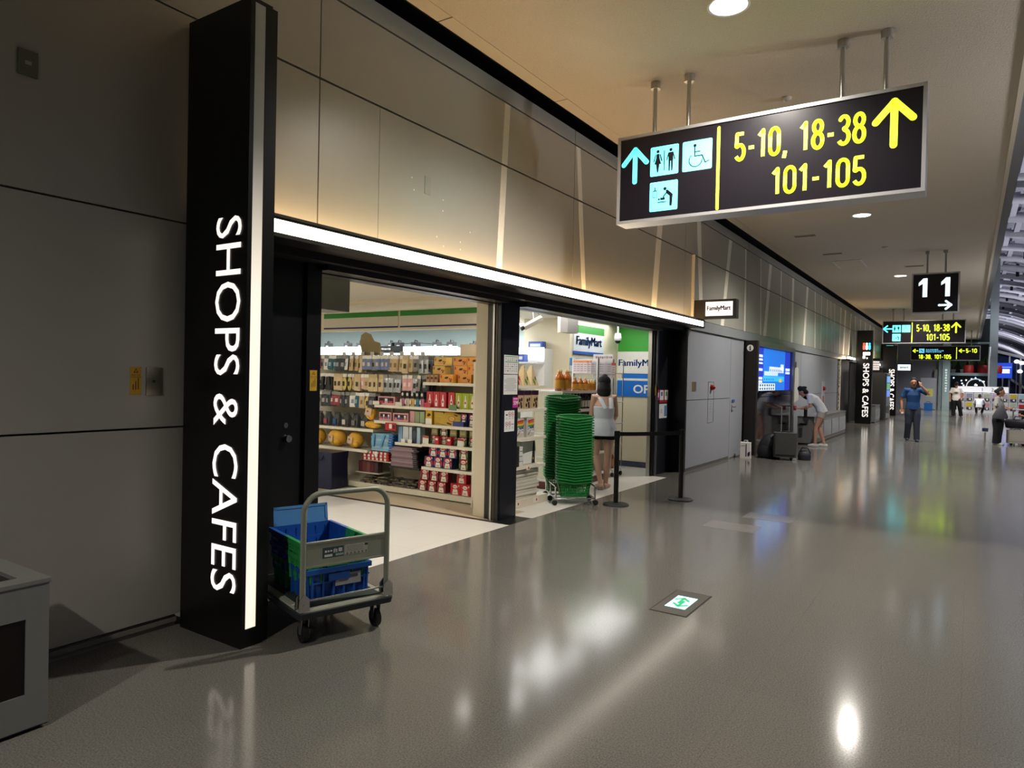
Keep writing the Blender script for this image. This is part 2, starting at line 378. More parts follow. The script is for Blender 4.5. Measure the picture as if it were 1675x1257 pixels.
# shop interior shell
SHZ = 2.56
struct('wall_shop_back', MB().box(-14.5, -5.9, 11.72, 11.8, 0, SHZ, M_SHOPWALL).box(-14.5, -14.4, 2.9, 11.72, 0, SHZ, M_SHOPWALL).box(-14.5, -4.38, 2.82, 2.9, 0, SHZ, M_CREAMW).box(-5.9, -4.38, 11.72, 11.8, 0, SHZ, M_CREAMW))
struct('wall_shop_block', MB().box(-6.3, -5.42, 9.9, 11.72, 0, SHZ, M_CREAMW))
struct('baseboard_shop', MB().box(-5.42, -4.38, 11.7, 11.72, 0, .1, hm('#3d4558')))
struct('ceiling_shop', MB().box(-14.5, -4.36, 2.82, 11.8, SHZ, SHZ+.08, M_SHOPCEIL).box(-14.5, -5.2, 6.65, 7.55, SHZ-.05, SHZ, M_CREAM))

# ================================================================== CORRIDOR LAMPS
for i, (lx, ly) in enumerate(LAMPS):
    t = thing('downlight', 'round recessed ceiling downlight, %s' % (['behind the viewer', 'nearest and largest, before the large direction sign', 'second from the viewer, just past the large direction sign', 'third from the viewer, near the gate number sign', 'fourth from the viewer', 'fifth from the viewer', 'farthest from the viewer'][i]), 'downlight', (lx, ly, CZ), group='downlights along the corridor')
    MB().lathe([(.145, .0), (.155, -.006), (.165, -.004), (.168, .002)], M_WHITE, 28).obj('trim_ring', t)
    MB().lathe([(.145, 0), (.135, .06), (.11, .16), (.09, .22)], mat('reflector', '#d9d9de', .25, .9), 28).obj('reflector', t)
    MB().cyl(0, 0, .17, .2, .075, em('#fff1dc', 22), 20).obj('lamp_disc', t)
    lamp('downlight_lamp', 'SPOT', (0, 0, .1), L_DOWN, (1, .93, .83), .085, spot=math.radians(150), blend=.55, parent=t)

for i, (dx, dy, rr) in enumerate(((-1.70, 7.72, .06), (-1.62, 17.2, .07), (-2.1, 12.2, .05))):
    t = thing('smoke_detector', 'small round white detector on the corridor ceiling, %s from the viewer' % ORD[i], 'detector', (dx, dy, CZ), group='ceiling detectors')
    MB().lathe([(rr, 0), (rr, -.012), (rr*.7, -.03), (0, -.03)], M_CEILB, 20).obj('base', t); MB().lathe([(rr*.5, -.03), (rr*.4, -.04), (0, -.042)], M_ALU, 16).obj('sensor', t)
t = thing('ceiling_hatch', 'square access hatch outline in the corridor ceiling beyond the large sign', 'hatch', (-2.6, 19.3, CZ))
MB().box(-.3, .3, -.6, .6, -.008, -.001, M_CEILB).obj('panel', t); MB().box(-.33, -.3, -.63, .63, -.012, -.001, M_ALU).box(.3, .33, -.63, .63, -.012, -.001, M_ALU).box(-.3, .3, -.63, -.6, -.012, -.001, M_ALU).box(-.3, .3, .6, .63, -.012, -.001, M_ALU).obj('frame', t)
for i, (dx, dy) in enumerate(((-2.9, 15.2), (-2.75, 17.6), (-1.25, 20.3))):
    t = thing('ceiling_vent', 'small slotted vent in the corridor ceiling, %s from the viewer' % ORD[i], 'vent', (dx, dy, CZ), group='ceiling vents'); MB().box(-.22, .22, -.1, .1, -.006, -.001, M_CEILB).obj('plate', t)
    for q in range(3): MB().box(-.2, .2, -.07+.06*q, -.04+.06*q, -.008, -.006, M_GAP).obj('slot', t)

# ================================================================== PILLARS
def sign_pillar(loc, x0, x1, yd, top, ltop, lbot, lx0, lx1, label, strip=True, logo=False):
    t = thing('sign_pillar', label, 'sign pillar', loc)
    if strip:
        MB().box(x0, x1-.005, 0, yd, 0, top, M_BLACK).box(x1-.005, x1, 0, .028, 0, top, M_BLACK).box(x1-.005, x1, .1, yd, 0, top, M_BLACK) \
            .box(x1-.005, x1, .028, .1, 0, .105, M_BLACK).box(x1-.005, x1, .028, .1, top-.02, top, M_BLACK).obj('body', t)
        MB().box(x0+.05, x1-.02, yd, yd+.05, .0, top, M_BLACK).obj('rear_fin', t)
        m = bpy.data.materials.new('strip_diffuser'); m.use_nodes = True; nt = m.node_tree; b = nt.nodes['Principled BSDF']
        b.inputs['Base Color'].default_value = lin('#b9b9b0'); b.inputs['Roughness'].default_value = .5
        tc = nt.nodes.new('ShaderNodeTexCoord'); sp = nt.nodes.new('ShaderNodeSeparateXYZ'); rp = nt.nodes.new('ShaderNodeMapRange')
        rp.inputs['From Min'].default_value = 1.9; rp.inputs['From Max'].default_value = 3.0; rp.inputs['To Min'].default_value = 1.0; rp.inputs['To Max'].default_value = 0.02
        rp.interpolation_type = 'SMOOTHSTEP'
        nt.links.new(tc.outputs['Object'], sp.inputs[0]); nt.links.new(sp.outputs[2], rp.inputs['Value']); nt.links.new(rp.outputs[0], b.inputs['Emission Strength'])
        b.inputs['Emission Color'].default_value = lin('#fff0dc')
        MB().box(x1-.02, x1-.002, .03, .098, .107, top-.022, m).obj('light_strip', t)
    else:
        MB().box(x0, x1, 0, yd, 0, top, M_BLACK).obj('body', t)
    b = MB(); b.text('SHOPS & CAFES', ((lx0+lx1)/2, -.004, (ltop+lbot)/2), (0, 0, -1), (1, 0, 0), M_WHT, h=lx1-lx0, w=ltop-lbot, weight=.0 if strip else .012)
    b.obj('lettering', t)
    if logo:
        lg = MB(); xc = (lx0+lx1)/2
        for j, c in enumerate(('#ff5a4e', '#fff8f2', '#45b8ff')):
            lg.rrect((xc-.1+.1*j, -.005, 3.03), X, Z, .085, .2, .04, em(c, 1.3))
            lg.disc((xc-.1+.1*j, -.005, 3.17), X, Z, .04, .04, em(c, 1.3), 12)
        lg.rrect((xc, -.005, 2.78), X, Z, .26, .13, .02, M_WHT).rrect((xc-.09, -.005, 2.64), X, Z, .1, .12, .02, M_WHT).rrect((xc+.02, -.005, 2.6), X, Z, .05, .06, .01, M_WHT)
        lg.obj('pictogram', t)
    return t
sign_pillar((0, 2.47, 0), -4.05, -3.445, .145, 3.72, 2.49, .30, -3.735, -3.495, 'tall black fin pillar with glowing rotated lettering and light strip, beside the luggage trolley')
sign_pillar((0, 30.7, 0), -3.81, -3.245, .3, 3.70, 2.4, .27, -3.56, -3.34, 'black sign pillar with red and blue icons above lettering, past the information screen', strip=False, logo=True)
sign_pillar((0, 40.0, 0), -3.74, -3.11, .3, 3.54, 2.35, .3, -3.46, -3.2, 'farthest black sign pillar with rotated lettering, partly behind a grey vending block', strip=False)

# canopy lights over shop fronts
def canopy(y0, y1, label):
    t = thing('canopy_light', label, 'canopy light', (0, 0, 0))
    MB().box(-4.078, -3.85, y0, y1, 2.49, 2.505, M_BRONZE).box(-3.865, -3.835, y0, y1, 2.60, 2.616, M_BRONZE).box(-3.865, -3.825, y0, y1, 2.616, 2.634, M_BRONZE).box(-3.865, -3.83, y0, y1, 2.485, 2.512, M_BRONZE) \
        .box(-3.90, -3.865, y0, y1, 2.5, 2.6, M_BLACK).box(-3.90, -3.83, y1, y1+.035, 2.485, 2.622, M_BRONZE).obj('housing', t)
    n = max(1, round((y1-y0)/1.8)); d = (y1-y0)/n
    for i in range(n): MB().box(-3.865, -3.842, y0+i*d+.004, y0+(i+1)*d-.004, 2.512, 2.60, em('#fff3df', E_STRIP)).obj('diffuser', t)
    MB().box(-4.03, -3.93, y0+.02, y1-.02, 2.535, 2.555, em('#ffd49a', E_COVE)).obj('uplight_strip', t)
    return t
canopy(2.66, 11.76, 'long glowing canopy light strip running above the convenience shop entrance')
canopy(28.6, 30.66, 'short canopy light strip beside the black pillar with red and blue icons')
canopy(38.2, 39.96, 'far short canopy light strip beside the farthest sign pillar')

# ================================================================== HANGING SIGNS
def arrow(b, o, u, v, c, s, ang, th, m):
    ca, sa = math.cos(ang), math.sin(ang)
    def q(x, y): return (c[0]+s*(x*ca-y*sa), c[1]+s*(x*sa+y*ca))
    b.line2(q(0, -.5), q(0, .42), th, o, u, v, m, True); b.line2(q(0, .45), q(-.36, .04), th, o, u, v, m, True); b.line2(q(0, .45), q(.36, .04), th, o, u, v, m, True)
def picto_wc(b, o, s, bg, fg):
    o = Vector(o); e = o+Vector((0, -.002, 0))
    b.rrect(o, X, Z, s, s, s*.05, bg)
    for sx, k in ((-.23, 0), (.23, 1)):
        c = e+Vector((sx*s, 0, 0))
        b.disc(c+Vector((0, 0, .33*s)), X, Z, .055*s, .055*s, fg, 12)
        if k == 0: b.p2([(-.05*s, .25*s), (.05*s, .25*s), (.06*s, .1*s), (.12*s, -.1*s), (-.12*s, -.1*s), (-.06*s, .1*s)], c, X, Z, fg); b.p2([(-.06*s, -.1*s), (.06*s, -.1*s), (.02*s, -.38*s), (-.02*s, -.38*s)], c, X, Z, fg)
        else:
            b.p2([(-.09*s, .25*s), (.09*s, .25*s), (.08*s, -.05*s), (-.08*s, -.05*s)], c, X, Z, fg)
            for q in (-1, 1): b.p2([(q*.012*s, -.05*s), (q*.08*s, -.05*s), (q*.07*s, -.38*s), (q*.025*s, -.38*s)], c, X, Z, fg)
        for q in (-1, 1): b.line2((q*.08*s, .22*s), (q*.14*s, -.0*s), .035*s, c, X, Z, fg, True)
    b.line2((0, .34*s), (0, -.34*s), .03*s, e, X, Z, fg)
def picto_chair(b, o, s, bg, fg):
    o = Vector(o); e = o+Vector((0, -.002, 0)); b.rrect(o, X, Z, s, s, s*.05, bg)
    b.disc(e+Vector((-.08*s, 0, .33*s)), X, Z, .055*s, .055*s, fg, 12)
    b.line2((-.08*s, .27*s), (-.08*s, -.02*s), .035*s, e, X, Z, fg, True); b.line2((-.08*s, .12*s), (.1*s, .12*s), .03*s, e, X, Z, fg, True)
    b.line2((-.08*s, -.02*s), (.17*s, -.02*s), .035*s, e, X, Z, fg, True); b.line2((.17*s, -.02*s), (.28*s, -.27*s), .035*s, e, X, Z, fg, True); b.line2((.28*s, -.27*s), (.4*s, -.22*s), .03*s, e, X, Z, fg, True)
    b.ring2(e+Vector((-.05*s, 0, -.15*s)), X, Z, .22*s, .03*s, fg, PI*.72, PI*2.02, 18)
def picto_baby(b, o, s, bg, fg):
    o = Vector(o); e = o+Vector((0, -.002, 0)); b.rrect(o, X, Z, s, s, s*.05, bg)
    b.line2((-.38*s, -.02*s), (-.24*s, -.02*s), .015*s, e, X, Z, fg); b.line2((-.38*s, -.02*s), (-.38*s, .2*s), .015*s, e, X, Z, fg); b.line2((-.24*s, -.02*s), (-.24*s, .2*s), .015*s, e, X, Z, fg)
    b.line2((-.38*s, .2*s), (-.24*s, .2*s), .03*s, e, X, Z, fg); b.line2((-.31*s, .2*s), (-.31*s, .32*s), .035*s, e, X, Z, fg)
    b.disc(e+Vector((.05*s, 0, .24*s)), X, Z, .055*s, .055*s, fg, 12)
    b.p2([(.08*s, .18*s), (.14*s, .2*s), (.33*s, .03*s), (.3*s, -.36*s), (.22*s, -.36*s), (.22*s, -.02*s), (.1*s, .08*s)], e, X, Z, fg)
    b.line2((.12*s, .12*s), (.0*s, -.02*s), .04*s, e, X, Z, fg, True); b.disc(e+Vector((-.16*s, 0, -.1*s)), X, Z, .035*s, .035*s, fg, 10)
    b.p2([(-.11*s, -.08*s), (-.09*s, -.02*s), (-.06*s, -.07*s), (0, -.03*s), (.05*s, -.06*s), (.05*s, -.13*s), (-.11*s, -.13*s)], e, X, Z, fg); b.line2((-.2*s, -.2*s), (.1*s, -.2*s), .03*s, e, X, Z, fg)
DKS = M_SIGNB
def hang_sign(name, label, x0, x1, z0, z1, y, dy, draw, rods, rodtop=CZ, fr=.03):
    t = thing(name, label, 'hanging sign', (0, y, 0))
    MB().box(x0+fr, x1-fr, .012, dy-.012, z0+fr, z1-fr, DKS).obj('panel', t)
    MB().box(x0, x1, 0, dy, z0, z0+fr, M_ALU).box(x0, x1, 0, dy, z1-fr, z1, M_ALU).box(x0, x0+fr, 0, dy, z0+fr, z1-fr, M_ALU).box(x1-fr, x1, 0, dy, z0+fr, z1-fr, M_ALU).obj('frame', t)
    pp = Parts(); draw(pp, .008)
    for n_, b in pp: b.obj(n_, t)
    for rx in rods:
        r = MB().cyl(rx, dy/2, z1, rodtop, .021, M_STEEL, 10).obj('rod', t)
        MB().cyl(rx, dy/2, rodtop-.07, rodtop-.001, .048, M_STEEL, 14).obj('rod_cap', r)
    return t
def glyph(ch):
    # strokes in a .5 x 1 cell: list of polylines
    arc = lambda cx, cz, rx, rz, a0, a1, n=10: [(cx+rx*math.cos(math.radians(a0+(a1-a0)*i/n)), cz+rz*math.sin(math.radians(a0+(a1-a0)*i/n))) for i in range(n+1)]
    if ch == '0': return [arc(.25, .72, .19, .21, 0, 180)+arc(.25, .28, .19, .21, 180, 360)+[(.44, .72)]], .5
    if ch == '1': return [[(.06, .76), (.25, .93), (.25, .06)]], .4
    if ch == '3': return [[(.07, .82)]+arc(.25, .74, .17, .19, 150, -60)+[(.25, .55)]+arc(.24, .29, .2, .22, 80, -150)], .5
    if ch == '5': return [[(.42, .93), (.11, .93), (.09, .52)]+arc(.25, .31, .19, .25, 130, -150)], .5
    if ch == '8': return [arc(.25, .74, .165, .19, 0, 360, 18), arc(.25, .3, .19, .235, 0, 360, 18)], .5
    if ch == '-': return [[(.05, .42), (.3, .42)]], .35
    if ch == ',': return [[(.13, .13), (.07, -.1)]], .25
    return [], .28
def digits(b, t, o, h, w, m, th=.122):
    W_ = 0; L_ = []
    for ch in t:
        g_, a_ = glyph(ch); L_.append((W_, g_)); W_ += a_+.1
    W_ -= .1; sx = w/W_
    for x0, g_ in L_:
        for pl in g_:
            pts = [((x0+x)*sx-w/2, (z-.5)*h) for x, z in pl]
            for i in range(len(pts)-1): b.line2(pts[i], pts[i+1], th*h, o, X, Z, m)
            for p_ in pts[1:-1]: b.disc(Vector(o)+Vector((p_[0], 0, p_[1])), X, Z, th*h/2, th*h/2, m, 8)
def bars(b, o, u, v, w, h, n, m, seed=1):
    # a row of small marks standing in for print too small to read
    rr = random.Random(seed); o, u, v = Vector(o), Vector(u).normalized(), Vector(v).normalized(); d = w/n
    for i in range(n): b.quad(o+u*(-w/2+d*(i+.5))+v*h*rr.uniform(-.08, .08), u, v, d*rr.uniform(.45, .8), h*rr.uniform(.6, 1), m)
    return b
class Parts(list):
    def new(s, n): b = MB(); s.append((n, b)); return b
def big(p, yo, left=False, dx=0., dz=0.):
    # sign face 2.73 x .88 ; origin at x0=-3.075 z0=3.175
    o = Vector((-3.075+dx, yo, 3.175+dz)); P = lambda x, z: o+Vector((x, 0, z))
    arrow(p.new('cyan_arrow'), P(.19, .585), X, Z, (0, 0), .34, PI/2 if left else 0, .052, M_CYAN)
    s = .29
    picto_wc(p.new('toilet_pictogram'), P(.50, .585), s, M_CYAN, DKS); picto_chair(p.new('wheelchair_pictogram'), P(.83, .585), s, M_CYAN, DKS); picto_baby(p.new('baby_pictogram'), P(.50, .235), s, M_CYAN, DKS)
    p.new('divider').line2((0, -.38), (0, .38), .03, P(1.035, .43), X, Z, M_YELG, True)
    digits(p.new('lettering'), '5-10, 18-38', P(1.735, .60), .275, 1.10, M_YELG)
    digits(p.new('lettering'), '101-105', P(1.91, .235), .26, .77, M_YELG)
    arrow(p.new('yellow_arrow'), P(2.495, .60), X, Z, (0, 0), .38, 0, .058, M_YELG)
hang_sign('direction_sign', 'large black hanging direction sign nearest the viewer, with cyan pictograms and yellow gate numbers', -3.075, -.345, 3.175, 4.06, 6.55, .24, lambda b, yo: big(b, yo), (-2.73, -2.38, -1.0, -.66))
def eleven(p, yo):
    wm = em('#dff4ff', 1.25)
    for xx in (-.93, -.5): p.new('numeral').p2([(-.02, .21), (.06, .21), (.06, -.21), (-.03, -.21), (-.03, .09), (-.11, .04), (-.11, .11)], (xx+.02, yo, 3.77), X, Z, wm)
    arrow(p.new('arrow'), (-.5, yo, 3.37), X, Z, (0, 0), .24, -PI/2, .045, wm)
hang_sign('gate_sign', 'square black hanging sign with white number eleven and arrow', -1.155, -.24, 3.195, 4.095, 18.06, .24, eleven, (-.865, -.515))
def mid(p, yo): big(p, yo, True, .08, .04)
hang_sign('direction_sign', 'black hanging direction sign below the gate number sign, its cyan arrow pointing left', -2.995, -.185, 3.215, 4.12, 31.5, .24, mid, (-2.63, -2.26, -.95, -.6))
def far(p, yo):
    o = Vector((-2.83, yo, 2.97)); P = lambda x, z: o+Vector((x, 0, z)); sky = em('#6fc9ee', 1.1)
    arrow(p.new('left_arrow'), P(.22, .52), X, Z, (0, 0), .24, PI/2, .05, M_YELG)
    p.new('pictogram').rrect(P(.53, .52), X, Z, .26, .24, .02, sky).line2((-.06, .05), (.06, -.05), .04, P(.53, .52)+Vector((0, -.002, 0)), X, Z, hm('#2b6c9c'))
    for j, ww in enumerate((.6, .85, .75)): bars(p.new('small_lettering'), P(.72+ww/2, .59-.07*j), X, Z, ww, .05, (7, 14, 9)[j], sky, j)
    digits(p.new('lettering'), '18-38, 101-105', P(1.15, .19), .23, 1.55, M_YELG, .17); p.new('divider').line2((0, -.3), (0, .3), .04, P(2.17, .39), X, Z, M_YELG, True)
    arrow(p.new('left_arrow'), P(2.4, .52), X, Z, (0, 0), .24, PI/2, .05, M_YELG); digits(p.new('lettering'), '5-10', P(2.84, .52), .22, .5, M_YELG, .17)
hang_sign('direction_sign', 'farthest and lowest black hanging direction sign, two yellow left arrows split by a bar', -2.84, .42, 2.96, 3.76, 45, .24, far, (-2.4, 0.0))
# flag sign of the shop
t = thing('flag_sign', 'black flag sign with a lit white box and dark shop name, above the canopy', 'shop sign', (0, 11.83, 0))
MB().box(-4.078, -3.315, 0, .16, 2.655, 2.98, mat('sign_grey_black', '#2a2723', .4)).obj('body', t)
MB().box(-3.83, -3.37, -.012, .0, 2.70, 2.94, em('#fff0ec', 1.0)).obj('light_box', t)
b = MB()
for q in (-.004, 0, .004): b.text('FamilyMart', (-3.60+q, -.02, 2.82), X, Z, hm('#2a2426'), w=.40, h=.10)
b.obj('lettering', t)
t = thing('flag_sign', 'small far white lit flag sign beyond the farthest pillar', 'shop sign', (0, 45, 0))
MB().box(-4.0, -2.75, 0, .16, 2.32, 2.78, mat('sign_grey_black')).obj('body', t)
MB().box(-3.45, -2.82, -.02, 0, 2.38, 2.72, em('#e6f3ff', 1.2)).obj('light_box', t)
bars(MB(), (-3.13, -.025, 2.55), X, Z, .42, .1, 6, hm('#7f9cbc')).obj('lettering', t)
t = thing('exit_sign', 'green lit sign box on the wall beside the farthest pillar', 'sign', (0, 42.5, 0))
MB().box(-4.085, -3.45, 0, .15, 2.85, 3.75, M_BLACK).obj('body', t)
MB().box(-3.83, -3.5, -.02, 0, 3.35, 3.68, em('#63e0c8', 1)).obj('light_box', t); MB().box(-3.75, -3.55, -.02, 0, 2.92, 3.28, em('#9fdc40', .8)).obj('light_box', t)

# ================================================================== SHOP INTERIOR: lights, ceiling items
SHL = [(-5.7, 3.75, 1.5, 1.1), (-8.2, 3.75, 1.5, 1.1), (-5.0, 7.2, .8, .9), (-5.0, 10.6, .8, 1.5), (-7.4, 9.2, 1.2, .8), (-9.9, 9.2, 1.2, .8), (-12.2, 9.2, 1.2, .8), (-4.95, 8.7, .8, 1.3), (-6.6, 10.9, .9, .9)]
for i, (lx, ly, sx, sy) in enumerate(SHL):
    t = thing('ceiling_light_panel', 'flat white light panel in the shop ceiling, %s' % ['over the white floor of the left entrance', 'deep behind the left entrance', 'inside the right entrance', 'over the bottle shelves', 'behind the shelf header', 'farther back in the shop', 'farthest back in the shop', 'over the woman at the bottles', 'near the pale blue back wall'][i], 'ceiling light', (lx, ly, SHZ), group='shop ceiling lights')
    MB().box(-sx/2-.02, sx/2+.02, -sy/2-.02, sy/2+.02, -.012, -.001, M_WHITE).obj('frame', t)
    MB().box(-sx/2, sx/2, -sy/2, sy/2, -.018, -.012, em('#f4f8ff', 1.7)).obj('diffuser', t)
    lamp('panel_lamp', 'AREA', (0, 0, -.025), L_SHOP*(.5 if i == 2 else .36 if i in (3, 7) else 1.2)*(2.2 if i in (4, 5, 6, 8) else 1), (1, .94, .84) if i < 2 else ((.93, .97, 1) if i in (4, 5, 6, 8) else (1, .97, .9)), sx, sy, parent=t)
# sensor box, grey hanging boxes, camera
t = tag(MB().box(-.27, .03, -.2, .2, 0, .4, mat('grey_box', '#8b8b7f', .6)).obj('sensor_box', None, (-4.92, 4.42, 2.165)), 'grey box hanging from the shop ceiling inside the left entrance', 'sensor box')
t = thing('air_curtain_box', 'grey box hanging from the ceiling inside the right entrance', 'box', (-4.9, 9.0, 2.25))
MB().box(-.12, 0, -.12, .2, 0, .31, mat('grey_box2', '#8f8a86', .5)).obj('body', t); MB().box(-.17, -.12, -.12, .2, .0, .31, M_SHELF).obj('side_panel', t)
t = thing('security_camera', 'white bullet security camera hanging from the shop ceiling inside the right entrance', 'camera', (-5.05, 8.15, 2.34))
MB().loft([(-.075, -.1, -.075), (.085, .1, .07)], [(.042, .042)]*2, mat('camera_beige', '#cfc8bb', .4), 4, side=(1, -1, .3), smooth=False).obj('body', t)
MB().tube([(-.1, -.13, -.1), (-.07, -.095, -.07)], .026, M_RUB, 12).obj('lens', t)
MB().tube([(0, .02, .02), (-.02, .03, .13), (-.02, .03, .218)], .012, M_STEEL, 8).obj('bracket', t)
MB().tube([(.07, .09, .09), (.02, .07, .16), (-.02, .03, .2)], .004, M_RUB, 6).obj('cable', t)
t = thing('dome_camera', 'white dome security camera on a stem before the green wall band', 'camera', (-5.22, 11.3, 2.26))
MB().tube([(0, 0, .12), (0, 0, .298)], .014, M_WHITE, 10).obj('stem', t); MB().lathe([(.0, .14), (.05, .13), (.065, .06), (.06, 0), (.0, 0)], M_WHITE, 18).obj('housing', t)
MB().ell((0, 0, 0), (.05, .05, .05), M_RUB, 14, 8).obj('lens_dome', t)

# wall signs in the shop
t = thing('wall_sign', 'large wall sign with green band, blue name and blue opening notice in the right entrance', 'sign', (-5.40, 11.715, 0))
MB().box(0, 1.0, -.012, 0, 2.085, 2.54, hm('#3ea437', .5)).obj('green_band', t)
MB().box(0, 1.0, -.010, 0, 1.69, 2.085, hm('#eceae2', .5)).obj('white_band', t)
b = MB()
for q in (-.006, 0, .006): b.text('FamilyMart', (.025+q, -.013, 1.865), X, Z, hm('#1c6fc0'), h=.155, w=.80, anchor=(0, .5))
b.obj('lettering', t)
MB().box(.09, 1.0, -.010, 0, 1.60, 1.685, hm('#1173d4', .45)).obj('blue_bar', t)
MB().box(0, 1.0, -.012, 0, 1.27, 1.56, hm('#1173d4', .45)).obj('blue_board', t)
MB().text('OPEN', (.32, -.016, 1.41), X, Z, hm('#f4f4f4'), h=.155, w=.62, anchor=(0, .5), weight=.02).obj('lettering', t)
MB().box(0, 1.0, -.009, 0, 1.56, 1.60, hm('#eceae2', .5)).obj('white_gap', t)
t = thing('wall_sign', 'tilting shop sign board with green top and dark blue name, on the inner wall', 'sign', (-5.42, 10.0, 0))
MB().box(0, .02, .16, 1.12, 2.33, 2.46, hm('#3f9140', .5)).obj('green_band', t)
MB().box(0, .025, 0, 1.1, 2.03, 2.33, hm('#d5dade', .45)).obj('board', t); MB().box(0, .028, 0, 1.08, 1.985, 2.03, hm('#2c58ae', .5)).obj('blue_edge', t)
b = MB()
for q in (-.012, -.004, .004, .012): b.text('FamilyMart', (.032, .54+q, 2.185), Y, Z, hm('#123f80'), h=.19, w=.92)
b.obj('lettering', t)
t = thing('wall_sign', 'blue and pale sign for the liquor corner below the inner name board', 'sign', (-5.42, 9.92, 0))
MB().box(0, .015, 0, .72, 1.79, 1.91, hm('#4c8cc8', .5)).obj('blue_panel', t); MB().box(0, .015, 0, .72, 1.69, 1.79, hm('#d9dee2', .5)).obj('pale_panel', t)
MB().text('お酒コーナー', (.018, .34, 1.85), Y, Z, hm('#f2f6fa'), h=.075, w=.5).obj('lettering', t)
for zz in (1.762, 1.717): bars(MB(), (.018, .34, zz), Y, Z, .55, .03, 12, hm('#5f86ba'), int(zz*1000)).obj('small_lettering', t)

# fascia over the cooler
t = thing('shelf_fascia', 'long shop fascia panels with green band and navy line above the snack shelves', 'fascia', (0, 7.56, 0))
MB().box(-8.75, -5.25, 0, .05, 2.235, 2.555, M_CREAM).obj('backing', t)
for xa, xb in ((-8.55, -6.98), (-6.94, -5.3)):
    p = MB().box(xa, xb, -.012, 0, 2.265, 2.53, hm('#cfc6b6', .35)).obj('panel', t)
    MB().box(xa, xb, -.016, -.012, 2.435, 2.53, hm('#2c7f2f', .3)).obj('green_band', p); MB().box(xa, xb, -.016, -.012, 2.268, 2.29, hm('#1a1f58', .3)).obj('navy_line', p)

# lit light-box shelves at the back, small black devices on top
def lightbox(x0, x1, y, zt, label):
    t = thing('display_case', label, 'display shelf', (0, y, 0))
    MB().box(x0, x1, .02, .5, 0, zt-.02, M_WHITE).obj('body', t)
    n = max(1, round((x1-x0)/1.1)); d = (x1-x0)/n
    for i in range(n): MB().box(x0+i*d+.008, x0+(i+1)*d-.008, 0, .02, zt-.2, zt, em('#e8f6ff', 2.2)).obj('light_header', t)
    for k in range(4): MB().box(x0, x1, -.12, .02, .35+.36*k, .375+.36*k, M_WHITE).obj('shelf', t)
    return t
lightbox(-11.4, -7.4, 9.5, 2.09, 'long lit display shelving behind the snack gondola')
lightbox(-7.3, -5.72, 9.6, 2.07, 'lit white dairy shelf seen through the right entrance')
dv = MB().box(-.075, .075, -.05, .05, 0, .1, M_RUB).tube([(-.03, 0, .1), (-.02, 0, .14), (.04, 0, .12)], .012, M_RUB, 6).box(-.02, .05, -.056, -.05, .015, .05, M_ALU).mesh('device')
for i, xx in enumerate((-10.75, -10.2, -9.85, -9.05, -8.85, -8.45, -7.95, -7.62, -7.2, -6.6)):
    o = inst('spotlight_unit', dv, (xx, 9.62 if xx < -7.4 else 9.72, 2.072 if xx < -7.4 else 2.052), (0, 0, random.uniform(-.3, .3))); tag(o, 'small black device standing on the lit back shelf, %s from the left' % ORD[i], 'device', 'devices on the back shelf')
tag(MB().tube([(-10.2, 9.74, 2.1), (-9.9, 9.75, 2.16), (-9.2, 9.75, 2.13), (-8.6, 9.75, 2.17), (-7.8, 9.75, 2.13)], .006, M_RUB, 6).obj('cable'), 'thin dark cable looping between devices on the back shelf', 'cable')
hb = MB().box(-9.62, -8.62, -.02, 0, 1.97, 2.1, hm('#1b1a1c', .4)); bars(hb, (-9.12, -.022, 2.045), X, Z, .42, .035, 14, hm('#d8d8d0')); tag(hb.obj('header_board', None, (0, 9.47, 0)), 'black header board with small pale lettering on the back shelf', 'sign board')
b = MB(); pts = [(-.16, 0), (.2, 0), (.19, .17), (.07, .2), (0, .3), (-.1, .33), (-.19, .29), (-.22, .18)]
b.prism(pts, 0, .012, hm('#9b8a63', .6), o=(0, 0, 0), u=X, v=Z, w=Y); tag(b.obj('cutout_board', None, (-7.28, 7.3, 1.86)), 'rounded brown cut-out board standing above the hanging goods', 'sign board')

# ------------------------------------------------------------------ gondola
GY = 6.88
t = thing('snack_gondola', 'long cream shop gondola with shelves and hooks facing the left entrance', 'shelf unit', (0, GY, 0))
MB().box(-8.9, -5.05, .42, .46, .05, 1.86, mat('gondola_back', '#b9b09c', .6)).obj('back_panel', t)
MB().box(-8.9, -5.05, .0, .42, .015, .085, M_SHELF).box(-8.9, -5.05, .03, .42, .0, .02, M_GAP).obj('base', t)
MB().box(-5.05, -5.02, .0, .46, 0, 1.99, M_SHELF).obj('end_panel', t)
MB().box(-5.62, -5.05, .40, .43, 1.84, 2.0, M_CREAM).obj('header_panel', t)
for xx in (-6.8, -5.93): MB().box(xx-.015, xx+.015, .38, .42, .08, 1.86, M_SHELF).obj('upright', t)
def shelf(x0, x1, z, d0=.0): MB().box(x0, x1, d0, .42, z-.03, z, M_SHELF).box(x0, x1, d0-.006, d0, z-.034, z+.004, mat('price_rail', '#e6dfcd', .35)).obj('shelf', t)
for z in (1.49, 1.165, .945, .695, .395): shelf(-5.92, -5.05, z, .02)
for z in (1.165, .95): shelf(-6.79, -5.93, z, .03)
shelf(-6.4, -5.93, .68, .03)
shelf(-8.9, -6.8, .82, .02); shelf(-8.9, -6.9, .53, .02)
GOND = t
for zr in (1.83, 1.575): MB().box(-8.3, -5.93, .36, .375, zr, zr+.02, M_STEEL).obj('hook_rail', t)
MB().box(-8.3, -6.85, .36, .375, 1.32, 1.34, M_STEEL).obj('hook_rail', t)

